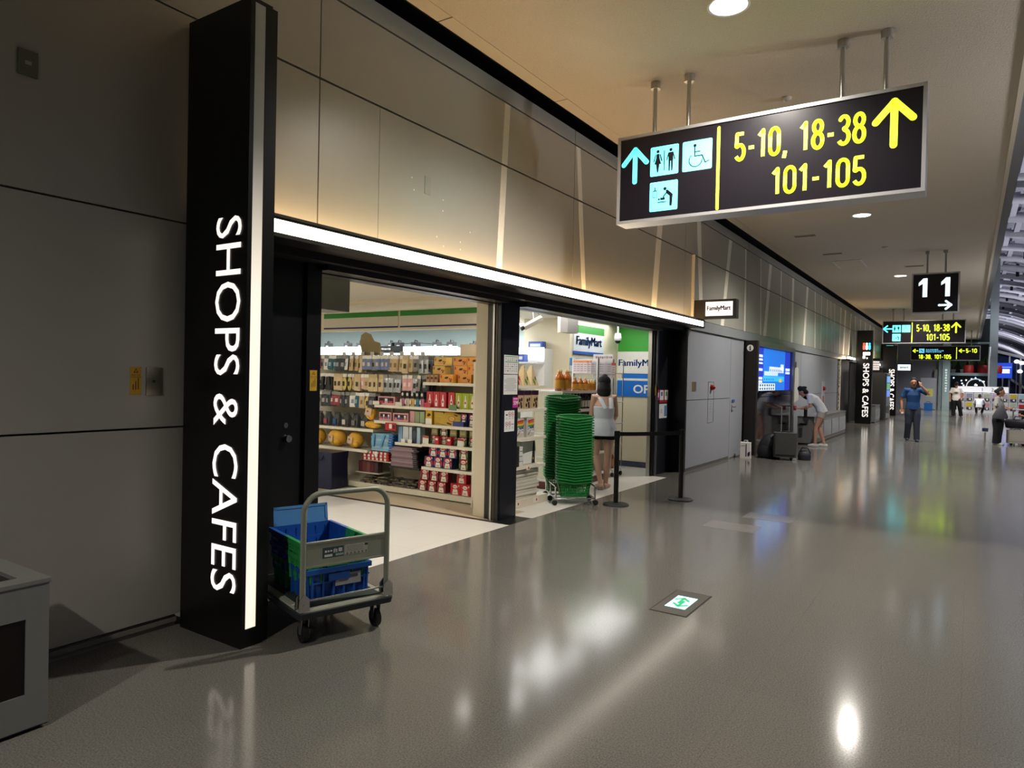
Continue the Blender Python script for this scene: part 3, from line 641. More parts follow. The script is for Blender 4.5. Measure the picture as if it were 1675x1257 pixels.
# hanging packs -----------------------------------------------------
def pack(name, w, h, th, body, card, accent, shape='pouch', cardh=.04):
    t = thing(name, 'x', 'hanging pack')
    b = MB(); n = 5
    if shape == 'oval': b.ell((0, 0, -cardh-h/2), (w/2, th/2, h/2), body, 12, 8)
    elif shape == 'sock':
        b.prism([(-w*.2, 0), (w*.3, 0), (w*.3, -h*.6), (w*.42, -h*.85), (w*.2, -h), (-w*.3, -h*.95), (-w*.45, -h*.75), (-w*.15, -h*.55)], -th/2, th/2, body, o=(0, 0, -cardh), u=X, v=Z, w=Y)
    else:
        z0 = -cardh-h; rows = [(z0, .1), (z0+h*.12, .8), (z0+h*.5, 1), (z0+h*.88, .7), (z0+h, .1)]
        b.loft([(0, 0, z) for z, f in rows], [(w/2, th/2*f+.002) for z, f in rows], body, 8, caps=True, smooth=False)
    b.obj('body', t)
    c = MB().box(-w*.42, w*.42, -.004, .002, -cardh, .005, card); c.obj('header_card', t)
    if accent: MB().quad((0, -th/2-.004, -cardh-h*.5), X, Z, w*.4, h*.34, accent).obj('label', t)
    return t
KINDS = {}
def kind(k, *a, **q): KINDS[k] = (pack('hanging_pack', *a, **q),)
tan, wht, gry, blk, pnk, blu, yel, red, sil = hm('#c9ae85'), hm('#e9e4d8'), hm('#8b8a84'), hm('#24242a'), hm('#e0a9a6'), hm('#3c5a8c'), hm('#d6b24b'), hm('#b4343a'), mat('silver_film', '#a9abb0', .25, .4)
teal = hm('#2b5d70'); oliv = hm('#6f6a52')
kind('teal pack with pale card', .11, .16, .04, teal, wht, hm('#9ab0b5')); kind('tan card pack', .09, .17, .02, tan, wht, hm('#8f7346')); kind('grey pouch', .09, .16, .03, gry, wht, blk)
kind('blue chequered pack', .10, .15, .03, hm('#6f7fa3'), wht, hm('#d8c0b0')); kind('yellow oval pack', .11, .19, .03, hm('#cdb86e'), wht, blk, shape='oval'); kind('black sock', .11, .2, .03, blk, wht, None, shape='sock')
kind('silver pouch', .09, .19, .02, sil, gry, blk); kind('pink card pack', .09, .16, .02, pnk, wht, hm('#f2dcd8')); kind('dark pouch', .12, .17, .05, hm('#3a3c42'), gry, hm('#9a9a98')); kind('cream pack with dark strap', .1, .19, .03, hm('#d4bd92'), tan, hm('#4a3a2a'))
kind('red pouch', .11, .15, .05, hm('#93444a'), gry, hm('#d8c8c0')); kind('white patterned pack', .1, .16, .02, wht, gry, hm('#7d8fae'))
USED = set()
hookme = MB().tube([(0, 0, 0), (0, -.27, 0), (0, -.29, .012)], .003, M_CHROME, 5).mesh('hook')
def hang(row, seq, x0, x1, z, depth=2, yo=0.):
    n = len(seq)
    for i, k in enumerate(seq):
        x = x0+(x1-x0)*(i+.5)/n
        inst('hook', hookme, (x, .365, z), parent=GOND)
        for d in range(depth):
            root = KINDS[k][0]
            loc = (x+random.uniform(-.008, .008), GY+.085+.085*d+yo+random.uniform(-.012, .012), z+.002)
            rot = (random.uniform(-.12, .05), random.uniform(-.1, .1), random.uniform(-.35, .35))
            lab = '%s, %s, %s from left on %s' % (k, ('front', 'middle', 'rear')[d], ORD[i], row)
            if k not in USED: USED.add(k); root.location = loc; root.rotation_euler = rot; root['label'] = lab; root['group'] = 'packs on '+row
            else: dup(root, loc, lab, rot, group='packs on '+row)
A = ['white patterned pack', 'red pouch', 'grey pouch', 'white patterned pack', 'teal pack with pale card', 'teal pack with pale card', 'dark pouch', 'dark pouch', 'white patterned pack', 'tan card pack', 'tan card pack', 'cream pack with dark strap', 'blue chequered pack', 'blue chequered pack', 'grey pouch', 'blue chequered pack', 'blue chequered pack', 'blue chequered pack', 'tan card pack', 'tan card pack', 'tan card pack', 'cream pack with dark strap', 'tan card pack', 'grey pouch', 'silver pouch', 'silver pouch']
hang('the top hook row', A, -8.10, -5.90, 1.83, 3)
B_ = ['silver pouch', 'grey pouch', 'black sock', 'black sock', 'black sock', 'cream pack with dark strap', 'cream pack with dark strap', 'yellow oval pack', 'yellow oval pack', 'tan card pack', 'cream pack with dark strap', 'pink card pack', 'tan card pack', 'cream pack with dark strap', 'cream pack with dark strap', 'cream pack with dark strap', 'silver pouch', 'silver pouch', 'silver pouch', 'silver pouch', 'pink card pack', 'pink card pack', 'silver pouch', 'grey pouch', 'dark pouch']
hang('the middle hook row', B_, -8.10, -5.90, 1.57, 3)
C_ = ['silver pouch', 'grey pouch', 'dark pouch', 'dark pouch', 'red pouch', 'red pouch', 'dark pouch', 'dark pouch', 'white patterned pack', 'teal pack with pale card', 'tan card pack', 'yellow oval pack', 'dark pouch']
hang('the lower left hook row', C_, -8.10, -6.83, 1.31, 3)
# price cards standing above the top rail
pc = MB().box(-.035, .035, -.002, .002, 0, .05, hm('#e6e2da')).mesh('card')
for i in range(9):
    o = inst('price_card', pc, (-7.75+.19*i, GY+.36, 1.85), (.1, 0, 0)); tag(o, 'small pale price card standing on the top hook rail, %s from the left' % ORD[i], 'price card', 'price cards on the top hook rail')
# black hanging pens above the pink boxes
for i in range(5):
    t = thing('cosmetic_pack', 'black topped cosmetic pack with pale logo, %s from left on the second shelf' % ORD[i], 'cosmetic pack', (-6.33+.085*i, GY+.10, 1.168), group='black topped cosmetic packs')
    MB().box(-.038, .038, -.02, .02, .0, .10, [hm('#c77b92'), hm('#d8c4b0'), hm('#d8b25c'), hm('#3f7fa0'), hm('#c7728c')][i], .008).obj('carton', t)
    MB().box(-.038, .038, -.018, .018, .10, .2, hm('#141216'), .008).obj('black_top', t); MB().disc((0, -.022, .155), X, Z, .018, .022, hm('#d9cfc0'), 12).obj('logo', t)
    MB().lathe([(.012, .03), (.014, .07), (.008, .09), (0, .092)], hm('#efe9e4'), 8, (-.015, -.03, 0)).obj('bottle', t)

# boxes ---------------------------------------------------------------
def carton(nm, w, d, h, m, deco=None):
    b = MB().box(-w/2, w/2, 0, d, 0, h, m, .003)
    if deco: deco(b, w, d, h)
    return b.mesh(nm)
def deco_snack(b, w, d, h):
    y = -.0015
    b.p2([(-.03, .055), (-.015, .075), (.03, .08), (.035, .065), (.01, .05)], (0, y, 0), X, Z, hm('#221a14')); b.quad((0, y, .03), X, Z, .06, .03, hm('#e89a6a'))
    b.quad((-w*.38, y, h*.72), X, Z, .02, .035, hm('#b5362c'))
    for q, (dx, dz) in enumerate(((.055, .05), (.08, .045), (.068, .025))): b.disc((dx, y, dz), X, Z, .012, .012, hm(['#b5362c', '#b5362c', '#4f4a22'][q]), 10)
def deco_kk(side):
    def f(b, w, d, h):
        y = -.0015; b.quad((0, y, h*.78), X, Z, w*.66, h*.42, hm('#b3131f'))
        b.disc((0, y-.001, h*.74), X, Z, w*.25, h*.17, hm('#f1ebe4'), 16); b.text('KitKat', (0, y-.002, h*.74), X, Z, hm('#b3131f'), w=w*.38, h=h*.16, weight=.02)
        b.p2([(-w*.22, h*.5), (w*.22, h*.5), (w*.3, .004), (-w*.3, .004)], (0, y, 0), X, Z, hm('#e9dfce')); b.quad((0, y-.001, h*.2), X, Z, w*.3, h*.06, hm('#9a6a5a'))
        for q in (-1, 1): b.disc((q*w*.4, y-.0005, h*.4), X, Z, w*.09, h*.22, side, 10)
        b.disc((w*.38, y-.001, h*.85), X, Z, w*.06, h*.09, hm('#ecd08a'), 8)
    return f
def deco_bottle(b, w, d, h):
    y = -.0015; b.p2([(-.018, .02), (.018, .02), (.02, .09), (.008, .13), (.006, .17), (-.006, .17), (-.008, .13), (-.02, .09)], (0, y, 0), X, Z, hm('#f0e4dc')); b.disc((0, y-.001, .08), X, Z, .014, .016, hm('#d24a4a'), 10)
GR = 'cartons on the right shelf bay'
def put(nm, me, x, y, z, label, cat='carton', rz=0., rx=0., ry=0., group=GR):
    o = inst(nm, me, (x, y, z), (rx, ry, rz)); return tag(o, label, cat, group)
org = carton('snack_carton', .215, .12, .108, hm('#e59a3a', .4), deco_snack); ylo = carton('snack_carton', .20, .12, .105, hm('#d8b45a', .4), deco_snack); brn = carton('snack_carton', .06, .13, .095, hm('#b07f52', .4), lambda b, w, d, h: b.quad((0, -.0015, h*.6), X, Z, w*.6, h*.3, hm('#3a2416')))
put('snack_carton', org, -5.55, 6.91, 1.492, 'bright orange snack carton on the shelf front, bottom row middle')
for i in range(3): put('snack_carton', brn, -5.86+.066*i, 6.92, 1.492, 'small brown snack carton left of the orange row, %s from left' % ORD[i])
for r in range(3):
    for c in range(3):
        x = -5.365+.22*c-.02*r+(.05 if r == 0 else 0)
        if x < -5.14: put('snack_carton', org, x, 6.98+.01*r, 1.492+.111*r, 'orange snack carton with dark mark, %s row from bottom, %s from left' % (ORD[r], ORD[c]))
for r in range(1, 3): put('snack_carton', ylo, -5.745+.02*r, 6.97, 1.492+.110*r, 'pale yellow snack carton left of the orange stack, %s row up' % ORD[r])
put('snack_carton', ylo, -5.75, 7.06, 1.492, 'pale yellow snack carton behind the small brown cartons')
rdb = carton('bottle_carton', .105, .1, .205, hm('#c22f3c', .4), deco_bottle); grb = carton('bottle_carton', .105, .1, .2, hm('#a8b52d', .4), deco_bottle)
for i in range(4): put('bottle_carton', rdb, -5.83+.108*i+(.03 if i == 3 else 0), 6.93, 1.168, 'red carton with a pale bottle print, %s from left' % ORD[i])
for i in range(3): put('bottle_carton', grb, -5.36+.107*i, 6.93, 1.168, 'lime green carton with a pale bottle print, %s from left' % ORD[i])
put('price_tag', MB().box(-.06, .06, -.002, .002, 0, .07, hm('#6e8a5e')).mesh('tag'), -5.42, 6.885, 1.15, 'green tag before the red and green bottle cartons', 'price tag')
put('price_tag', MB().box(-.05, .05, -.002, .002, 0, .06, hm('#c9404a')).mesh('tag'), -5.83, 6.885, 1.168, 'red tag before the leftmost red bottle carton', 'price tag')
# yellow goods
put('choco_carton', carton('choco_carton', .105, .05, .2, hm('#d9a520', .4), lambda b, w, d, h: (b.quad((0, -.0015, h*.2), X, Z, w, h*.38, hm('#ece6da')), b.p2([(-.03, .11), (.0, .1), (.035, .12), (.03, .14), (-.01, .145)], (0, -.002, 0), X, Z, hm('#3b2314')))), -5.835, 6.92, .948, 'upright yellow carton with a chocolate print, at the bay left end')
yf = carton('choco_carton', .16, .2, .022, hm('#c8a63c', .4))
for i in range(7): put('choco_carton', yf, -5.69+random.uniform(-.006, .006), 6.95, .948+.024*i, 'flat yellow carton in the stack, %s from the bottom' % ORD[i])
big_y = MB().box(-.14, .14, 0, .025, 0, .19, hm('#cfa93f', .4)); big_y.disc((0, -.001, .1), X, Z, .05, .035, hm('#b3131f'), 16).disc((0, -.002, .1), X, Z, .042, .028, hm('#e6c46a'), 16).text('KitKat', (0, -.003, .1), X, Z, hm('#b3131f'), w=.06, h=.02).quad((.03, -.001, .16), X, Z, .05, .015, hm('#4a2d1a')).quad((0, -.001, .03), X, Z, .07, .02, hm('#4a2d1a'))
put('choco_carton', big_y.mesh('choco_carton'), -5.50, 6.905, .95, 'large yellow carton with red oval logo leaning back and tilted', rx=-.5, ry=.25, rz=.1)
nv = carton('choco_carton', .1, .1, .16, hm('#2b3566', .4), deco_kk(hm('#20284f')))
for i in range(3): put('choco_carton', nv, -5.29+.1*i, 6.95+.03*(i % 2), .948, 'navy chocolate carton, %s from left on the third shelf' % ORD[i])
put('choco_carton', carton('choco_carton', .17, .05, .06, hm('#2f3f7f', .4)), -5.34, 6.90, .948, 'low blue carton in front of the navy cartons')
# matcha shelf
mt = carton('choco_carton', .125, .1, .105, hm('#39452a', .4), deco_kk(hm('#7d9a4e'))); cl = carton('candy_pack', .11, .1, .1, mat('clear_green_pack', '#8a8458', .2), lambda b, w, d, h: b.quad((0, -.0015, h*.5), X, Z, w*.7, h*.5, hm('#b3a67a')))
rk = carton('choco_carton', .07, .06, .1, hm('#c1222c', .4), lambda b, w, d, h: b.disc((0, -.0015, h*.65), X, Z, w*.36, h*.14, hm('#f1e6df'), 12)); grn_t = carton('price_tag', .1, .004, .1, hm('#dfe0d2', .5), lambda b, w, d, h: b.quad((0, -.0015, h*.85), X, Z, w, h*.25, hm('#b33a3a')))
for i, me in enumerate((cl, mt, cl, cl, cl)): put('candy_pack' if me is cl else 'choco_carton', me, -5.80+.155*i, 7.0, .70+.11, '%s, upper row of the fourth shelf, %s from left' % ('clear green candy pack' if me is cl else 'dark green carton with red top', ORD[i]), 'candy')
for i in range(5): put('choco_carton', mt, -5.80+.155*i, 7.0, .70, 'dark green carton, lower row of the fourth shelf, %s from left' % ORD[i])
for i, x in enumerate((-5.70, -5.50)): put('choco_carton', rk, x, 6.925, .70, 'small red carton with pale oval before the green cartons, %s from left' % ORD[i])
for i, x in enumerate((-5.87, -5.30)): put('price_tag', grn_t, x, 6.905, .70, 'white notice card with red top on the fourth shelf, %s from left' % ORD[i], 'price card', ry=.05)
# strawberry and dark packs
bl = carton('choco_carton', .145, .1, .135, hm('#25336f', .4), deco_kk(hm('#c8333d'))); dr = carton('choco_carton', .145, .1, .135, hm('#6d1620', .4), deco_kk(hm('#8a3038'))); br_ = carton('choco_carton', .15, .1, .135, hm('#c32a34', .4), deco_kk(hm('#b8242e'))); gn = carton('choco_carton', .14, .1, .135, hm('#2e3a26', .4), deco_kk(hm('#5e7a45')))
for r in range(2):
    for c in range(3): put('choco_carton', bl, -5.83+.155*c+.05*r, 6.93+.03*r, .40+.137*r, 'blue chocolate carton with strawberries, %s row, %s from left' % (('lower', 'upper')[r], ORD[c]))
    put('choco_carton', gn, -5.28, 6.95, .40+.137*r, 'dark green chocolate carton right of the blue ones, %s row' % ('lower', 'upper')[r])
    for c in range(3): put('choco_carton', dr, -5.91+.157*c+.02*r, 6.91+.02*r, .09+.137*r, 'dark red chocolate carton on the base, %s row, %s from left' % (('lower', 'upper')[r], ORD[c]))
    for c in range(2): put('choco_carton', br_, -5.37+.155*c+.05*r, 6.91+.06*r, .09+.137*r, 'bright red chocolate carton on the base, %s row, %s from left' % (('lower', 'upper')[r], ORD[c])) if not (c == 1 and r == 1) else None
# middle bay: pink gift boxes, nail sets
def nailbox(n, cols, w):
    def f(b, w_, d, h):
        b.quad((0, -.0012, h*.55), X, Z, w_*.86, h*.62, hm('#3a2a30'))
        for i in range(n):
            x = w_*.8*((i+.5)/n-.5); b.quad((x, -.003, h*.36), X, Z, w_*.6/n, h*.24, cols[i % len(cols)]); b.quad((x, -.003, h*.62), X, Z, w_*.45/n, h*.26, hm('#efe5e6') if i % 2 else hm('#17131a'))
    return carton('gift_box', w, .09, .115, hm('#d99a9b', .4), f)
GM = 'goods on the middle shelf bay'
put('gift_box', nailbox(3, [hm('#c2474f'), hm('#d8a0a8')], .31), -6.60, 6.935, 1.168, 'long pink gift box with three windows on the upper middle shelf', 'gift box', group=GM)
put('price_tag', MB().box(-.06, .06, -.002, .002, 0, .05, hm('#ddd2c0')).mesh('tag'), -6.33, 6.885, 1.168, 'cream price tag right of the three-window pink box', 'price tag', group=GM)
put('price_tag', MB().box(-.06, .06, -.002, .002, 0, .05, hm('#ddd2c0')).mesh('tag'), -6.74, 6.885, 1.168, 'cream price tag left of the three-window pink box', 'price tag', group=GM)
put('gift_box', nailbox(4, [hm('#c2474f'), hm('#7f8fc0')], .22), -6.62, 6.94, .953, 'pink nail polish gift box, left one on the lower middle shelf', 'gift box', group=GM)
put('gift_box', nailbox(4, [hm('#d07a9a'), hm('#3f62b0'), hm('#8a3a80'), hm('#c8a040')], .27), -6.34, 6.94, .953, 'pink nail polish gift box with four colours, right one on the lower middle shelf', 'gift box', group=GM)
for i in range(3): put('candy_pack', carton('candy_pack', .08, .05, .15, [hm('#c99a9a'), hm('#8d9a76'), hm('#9aa883')][i]), -6.15+.085*i, 6.96, .953, 'patterned thin pack right of the nail gift boxes, %s from left' % ORD[i], 'pack', group=GM)
put('price_sign', MB().box(-.095, .095, -.003, .003, 0, .1, hm('#b5252f')).quad((0, -.004, .055), X, Z, .05, .06, hm('#e5dcd0')).quad((.06, -.004, .05), X, Z, .04, .05, hm('#5b2026')).mesh('sign'), -6.45, 6.87, .835, 'red price sign hanging under the nail polish shelf', 'price sign', group=GM)
for i, (c, w_) in enumerate((('#7fa7c6', .07), ('#c9cfd0', .1), ('#c9cfd0', .05), ('#3e4658', .06), ('#a9bccb', .06))): put('slim_box', carton('slim_box', w_, .1, .21 if i != 3 else .17, hm(c, .4)), (-6.35, -6.255, -6.17, -6.10, -6.03)[i], 6.95, .683, 'slim upright %s box on the small lower shelf, %s from left' % (('pale blue', 'white', 'white', 'navy', 'blue grey')[i], ORD[i]), 'box', group=GM)
for i in range(2): put('price_card', pc, -6.25+.12*i, 6.9, .683, 'white price card before the slim boxes, %s from left' % ORD[i], 'price card', group=GM)
# folded stacks
def fold_stack(nm, x, y, z, w, d, n, th, cols, label, cat, edge=None, ck=False):
    for i in range(n):
        b = MB(); xx = random.uniform(-.012, .012); c = cols[i % len(cols)]
        b.prism([(-w/2, 0), (w/2, 0), (w/2+.01, th*.5), (w/2, th*.95), (-w/2, th*.95), (-w/2-.008, th*.5)], 0, d, c, o=(0, 0, 0), u=X, v=Z, w=Y)
        if edge: b.box(w/2-.06, w/2+.03, -.004, d*.7, th*.15, th*.8, edge)
        if ck:
            for q in range(6): b.box(-w/2+.02+w*.16*q, -w/2+.02+w*.16*q+.035, -.003, .0, th*.1, th*.85, hm('#e8ddd5'))
        o = b.obj(nm, None, (x+xx, y+random.uniform(0, .012), z+i*th), (0, 0, random.uniform(-.04, .04))); tag(o, label % ORD[i], cat, 'folded bags in stacks')
fold_stack('folded_bag', -6.67, 6.93, .535, .38, .28, 7, .034, [hm('#86b3c8'), hm('#9cc0cf'), hm('#7ba6c4')], 'folded pale blue bag in the blue stack, %s from the bottom', 'folded bag', hm('#2f63a8'))
tag(MB().prism([(-.16, .0), (-.13, .0), (-.11, .17), (-.15, .17)], 0, .006, hm('#5aa0cf'), o=(0, 0, 0), u=X, v=Z, w=Y).prism([(-.02, .0), (.01, .0), (.08, .17), (.04, .17)], 0, .006, hm('#5aa0cf'), o=(0, 0, 0), u=X, v=Z, w=Y).obj('bag_strap', None, (-6.67, 6.915, .59)), 'pale blue strap ribbons hanging over the blue folded stack', 'strap')
fold_stack('folded_bag', -6.78, 6.93, .40, .46, .3, 3, .042, [hm('#a8242e'), hm('#b52a34')], 'folded red and white checked bag, %s from the bottom', 'folded bag', None, True)
tag(MB().disc((0, -.004, .05), X, Z, .028, .04, hm('#efece6'), 14).box(-.006, .006, -.002, .0, 0, .05, hm('#efece6')).obj('price_tag', None, (-6.75, 6.915, .44)), 'white oval tag on the red checked stack', 'price tag')
tag(MB().box(-7.02, -6.5, 6.95, 7.28, .385, .398, M_SHELF).obj('shelf_board', None), 'short shelf board under the red checked stack', 'shelf board')
fold_stack('folded_bag', -6.26, 6.92, .36, .44, .3, 10, .026, [hm('#8f7680'), hm('#7d6570'), hm('#9a828a')], 'folded mauve bag in the mauve stack, %s from the bottom', 'folded bag', hm('#15131a'))
tag(MB().box(-6.52, -5.98, 6.93, 7.28, .33, .358, hm('#2a262c')).obj('shelf_board', None), 'dark board under the mauve folded stack', 'shelf board')
for i in range(5): put('striped_pack', carton('striped_pack', .07, .1, .15, hm(['#5a2a30', '#6b3a3e', '#7a4a48', '#5a2a30', '#49323a'][i])), -7.13+.075*i, 7.0, .215 if i < 9 else 0, 'upright dark red striped pack below the checked stack, %s from left' % ORD[i], 'pack', group='striped packs')
tag(MB().box(-7.2, -6.75, 6.98, 7.25, .2, .213, M_SHELF).obj('shelf_board', None), 'short shelf board under the striped packs', 'shelf board')
gold = hm('#a58d4e'); bk = hm('#1a191d', .3)
for i in range(26):
    b = MB(); b.frust(0, 0, 0, .024, .075, .055, .07, .05, bk if i % 3 else hm('#4a4946', .3))
    for q in range(5): b.quad((random.uniform(-.05, .05), random.uniform(-.035, .035), .0245), X, Y, .014, .01, gold); b.quad((random.uniform(-.05, .05), -.056, .012), X, Z, .014, .01, gold)
    c, r = i % 9, i // 9
    o = b.obj('snack_pouch', None, (-6.98+.105*c+.03*r, 6.965+.03*r+random.uniform(-.01, .01), .087+.033*r+.006*(i % 2)), (random.uniform(-.1, .12), random.uniform(-.1, .1), random.uniform(-.5, .5)))
    tag(o, 'flat black pouch on the shelf base, %s layer up, %s from left' % (ORD[r], ORD[c]), 'pouch', 'black pouches on the gondola base')
# left bay, shelf goods: dark bagged goods and yellow plush cushions
film = mat('shiny_dark_film', '#4a4a4d', .18, .2)
for i in range(6):
    t = thing('bagged_goods', 'dark clear bag on the shelf over the yellow cushions, %s from left' % ORD[i], 'bagged goods', (-8.02+.19*i, GY+.15, .823), group='dark bagged goods')
    MB().loft([(0, 0, 0), (0, 0, .05), (.01, 0, .12), (0, 0, .17), (0, 0, .2)], [(.075, .05), (.085, .06), (.08, .055), (.06, .03), (.07, .006)], film, 8, smooth=False).obj('bag', t)
    MB().box(-.03, .035, -.068, -.06, .03, .10, [hm('#8a8a86'), hm('#a04a50'), hm('#2d5a8a'), hm('#c9c2b8'), hm('#6f6f6a'), hm('#b8b2a4'), hm('#8c7a5a')][i]).obj('label', t)
plush = mat('yellow_plush', '#e8b040', .8, var=.1, sc=12, bump=.2, bsc=40)
def cushion(loc, r, rz, label, tagm=True):
    t = thing('plush_cushion', label, 'plush cushion', loc, rz, 'yellow plush cushions')
    b = MB(); b.ell((0, 0, r[2]), r, plush, 16, 10); b.obj('body', t); b = MB(); b.ell((r[0]*.45, -r[1]*.55, r[2]*.55), (r[0]*.4, r[1]*.42, r[2]*.4), plush, 12, 8); b.obj('tucked_fold', t)
    if tagm: MB().box(-.045, .045, -.003, .003, 0, .1, hm('#d3b89a')).quad((-.01, -.0035, .06), X, Z, .025, .025, hm('#a8362c')).obj('paper_tag', t, (-.02, -r[1]*.98-.004, r[2]*.6), (.1, .2, 0))
cushion((-8.02, GY+.13, .532), (.115, .12, .12), .3, 'yellow plush cushion, leftmost on the second lowest shelf of the left bay', False)
cushion((-7.61, GY+.13, .532), (.15, .12, .125), 0, 'largest yellow plush cushion with paper tag, middle of the row')
cushion((-7.24, GY+.13, .532), (.12, .11, .115), .1, 'yellow plush cushion with paper tag, beside the blue folded stack')
cushion((-6.92, GY+.10, .945), (.085, .08, .11), .4, 'upright yellow plush cushion with paper tag below the hook rows')
cushion((-6.90, GY+.13, .825), (.16, .085, .055), -.1, 'flat long yellow plush cushion lying on the shelf edge', False)
# navy bag on the floor
t = thing('storage_bag', 'large navy woven storage bag standing before the shelf beside the black door panel', 'bag', (-7.46, 6.68, 0), .08)
b = MB(); b.frust(0, 0, 0, .40, .25, .17, .24, .165, mat('navy_woven', '#141c38', .35, var=.2, sc=9, bump=.6, bsc=14), .02, 2); b.obj('body', t)
b = MB(); b.frust(0, 0, .40, .50, .245, .17, .25, .175, mat('navy_woven'), .02, 2); b.obj('folded_top', t)
for q in (-1, 1): MB().tube([(-.1, q*.165, .46), (-.08, q*.2, .40), (.08, q*.2, .40), (.1, q*.165, .46)], .012, mat('navy_woven'), 6).obj('handle', t)

# ================================================================== RIGHT ENTRANCE GOODS
RX = -4.5
t = thing('snack_shelf', 'narrow grey shelf unit just inside the right entrance, beside the blue-black pillar', 'shelf unit', (0, 0, 0))
MB().box(-4.98, -4.94, 6.72, 7.72, 0, 1.75, M_SHELF).obj('back_panel', t); MB().box(-4.96, RX, 6.72, 7.72, 0, .1, M_SHELF).obj('base', t)
for z in (1.48, 1.2, .85, .5): MB().box(-4.94, RX+.01, 6.72, 7.62, z-.022, z, M_SHELF).box(RX+.005, RX+.018, 6.72, 7.62, z-.03, z+.004, mat('price_rail')).obj('shelf', t)
# tetra bags on top
def tetra(c, leaf):
    b = MB(); b.add([(-.085, -.07, 0), (.085, -.07, 0), (.085, .07, 0), (-.085, .07, 0), (0, -.02, .25), (0, .02, .25)], [(0, 3, 2, 1), (0, 1, 4), (1, 2, 5, 4), (2, 3, 5), (3, 0, 4, 5)], hm('#c9b38a', .35))
    b.add([(-.03, -.0345, .17), (.03, -.0345, .17), (0, -.021, .249)], [(0, 1, 2)], c)
    for q in ((-.02, .06), (.025, .09), (0, .035)): b.disc((q[0], -.071+.2*q[1], q[1]), X, (0, .2, 1), .018, .028, leaf, 10)
    return b
for i, (c, lf) in enumerate(((hm('#a8302c'), hm('#b5332f')), (hm('#3e3a2c'), hm('#5f7a2e')), (hm('#3e3a2c'), hm('#5f7a2e')))):
    o = tetra(c, lf).obj('snack_bag', None, (RX-.09, 7.02+.185*i, 1.482), (0, 0, PI/2)); tag(o, 'pointed snack bag with %s print on the narrow shelf, %s from left' % (('strawberry', 'melon', 'melon')[i], ORD[i]), 'snack bag', 'pointed snack bags')
pu = carton('snack_pack', .155, .06, .22, hm('#bfa27c', .4), lambda b, w, d, h: (b.quad((0, -.0015, h*.87), X, Z, w, h*.26, hm('#5f2a5f')), [b.disc((q, -.002, r), X, Z, .02, .024, hm('#241c20'), 10) for q, r in ((-.03, .04), (.02, .06), (-.01, .1), (.035, .11), (.03, .025))]))
for i in range(4): put('snack_pack', pu, RX-.05, 6.92+.175*i, 1.203, 'purple-topped tan snack pack with berry print, %s from left' % ORD[i], 'snack pack', rz=PI/2, group='purple-topped packs')
rb = MB().box(-.09, .09, 0, .08, 0, .23, hm('#c3bfb9', .4))
for j, c in enumerate(('#c8342f', '#d8742c', '#e2c03a', '#5b9a3c', '#3567b0', '#5a3a86')): rb.p2([(-.06+.0*j, .2-.02*j), (.075, .215-.024*j), (.075, .195-.024*j), (-.06, .18-.02*j)], (0, -.0015, 0), X, Z, hm(c))
rb.text('Pretz', (.01, -.003, .085), X, (-.1, 0, 1), hm('#f0eeea'), w=.12, h=.07, weight=.02).line2((-.06, .02), (.08, .15), .012, (0, -.002, 0), X, Z, hm('#6a2a3a')); rbm = rb.mesh('snack_pack')
for i in range(3): put('snack_pack', rbm, RX-.05, 6.87+.24*i, .853, 'tall pale snack pack with rainbow print and white lettering, %s from left' % ORD[i], 'snack pack', rz=PI/2, group='rainbow packs')
wf = MB().box(-.13, .13, 0, .18, 0, .055, hm('#d8d8d4', .4)).box(-.01, .05, -.002, .182, -.001, .0565, hm('#2d2a26')).mesh('flat_carton')
for i in range(4): put('flat_carton', wf, RX-.03, 7.02, .503+.062*i, 'white flat carton with dark band in the shelf stack, %s from bottom' % ORD[i], 'carton', rz=PI/2, group='white flat cartons')
wt = MB().box(-.14, .14, 0, .03, 0, .28, hm('#dcdcd8', .4)).p2([(.03, .002), (.1, .002), (.13, .278), (.1, .278)], (0, -.0015, 0), X, Z, hm('#2d2a26')).disc((.07, -.003, .06), X, Z, .012, .016, hm('#c9a02c'), 10).mesh('flat_carton')
put('flat_carton', wt, RX-.09, 7.42, .505, 'white flat carton with slanted dark band standing upright', 'carton', rz=PI/2-.1, rx=-.12, group='white flat cartons')
lf = MB().box(-.36, .36, 0, .28, 0, .034, hm('#cfcabd', .45)).mesh('flat_carton')
for i in range(9): put('flat_carton', lf, RX-.03+random.uniform(-.015, .015), 7.16+random.uniform(-.02, .02), .103+.039*i, 'wide cream flat carton in the floor stack, %s from bottom' % ORD[i], 'carton', rz=PI/2+random.uniform(-.02, .02), group='wide flat cartons')
for yy, zz in ((7.0, .0), (7.42, .0)): put('price_tag', MB().box(-.06, .06, -.001, .001, 0, .06, hm('#e9e3d6')).quad((.02, -.0015, .03), X, Z, .03, .03, hm('#c0392b')).mesh('tag'), RX+.005, yy, .03, 'price tag on the base of the narrow shelf, %s one' % ('left' if yy < 7.2 else 'right'), 'price tag', rz=PI/2, group='price tags')
put('price_tag', MB().box(-.04, .04, -.001, .001, 0, .05, hm('#efe6da')).quad((.01, -.0015, .025), X, Z, .03, .03, hm('#c0392b')).mesh('tag'), RX+.021, 7.2, .455, 'red and white price tag on the rail under the white flat cartons', 'price tag', rz=PI/2, group='price tags')

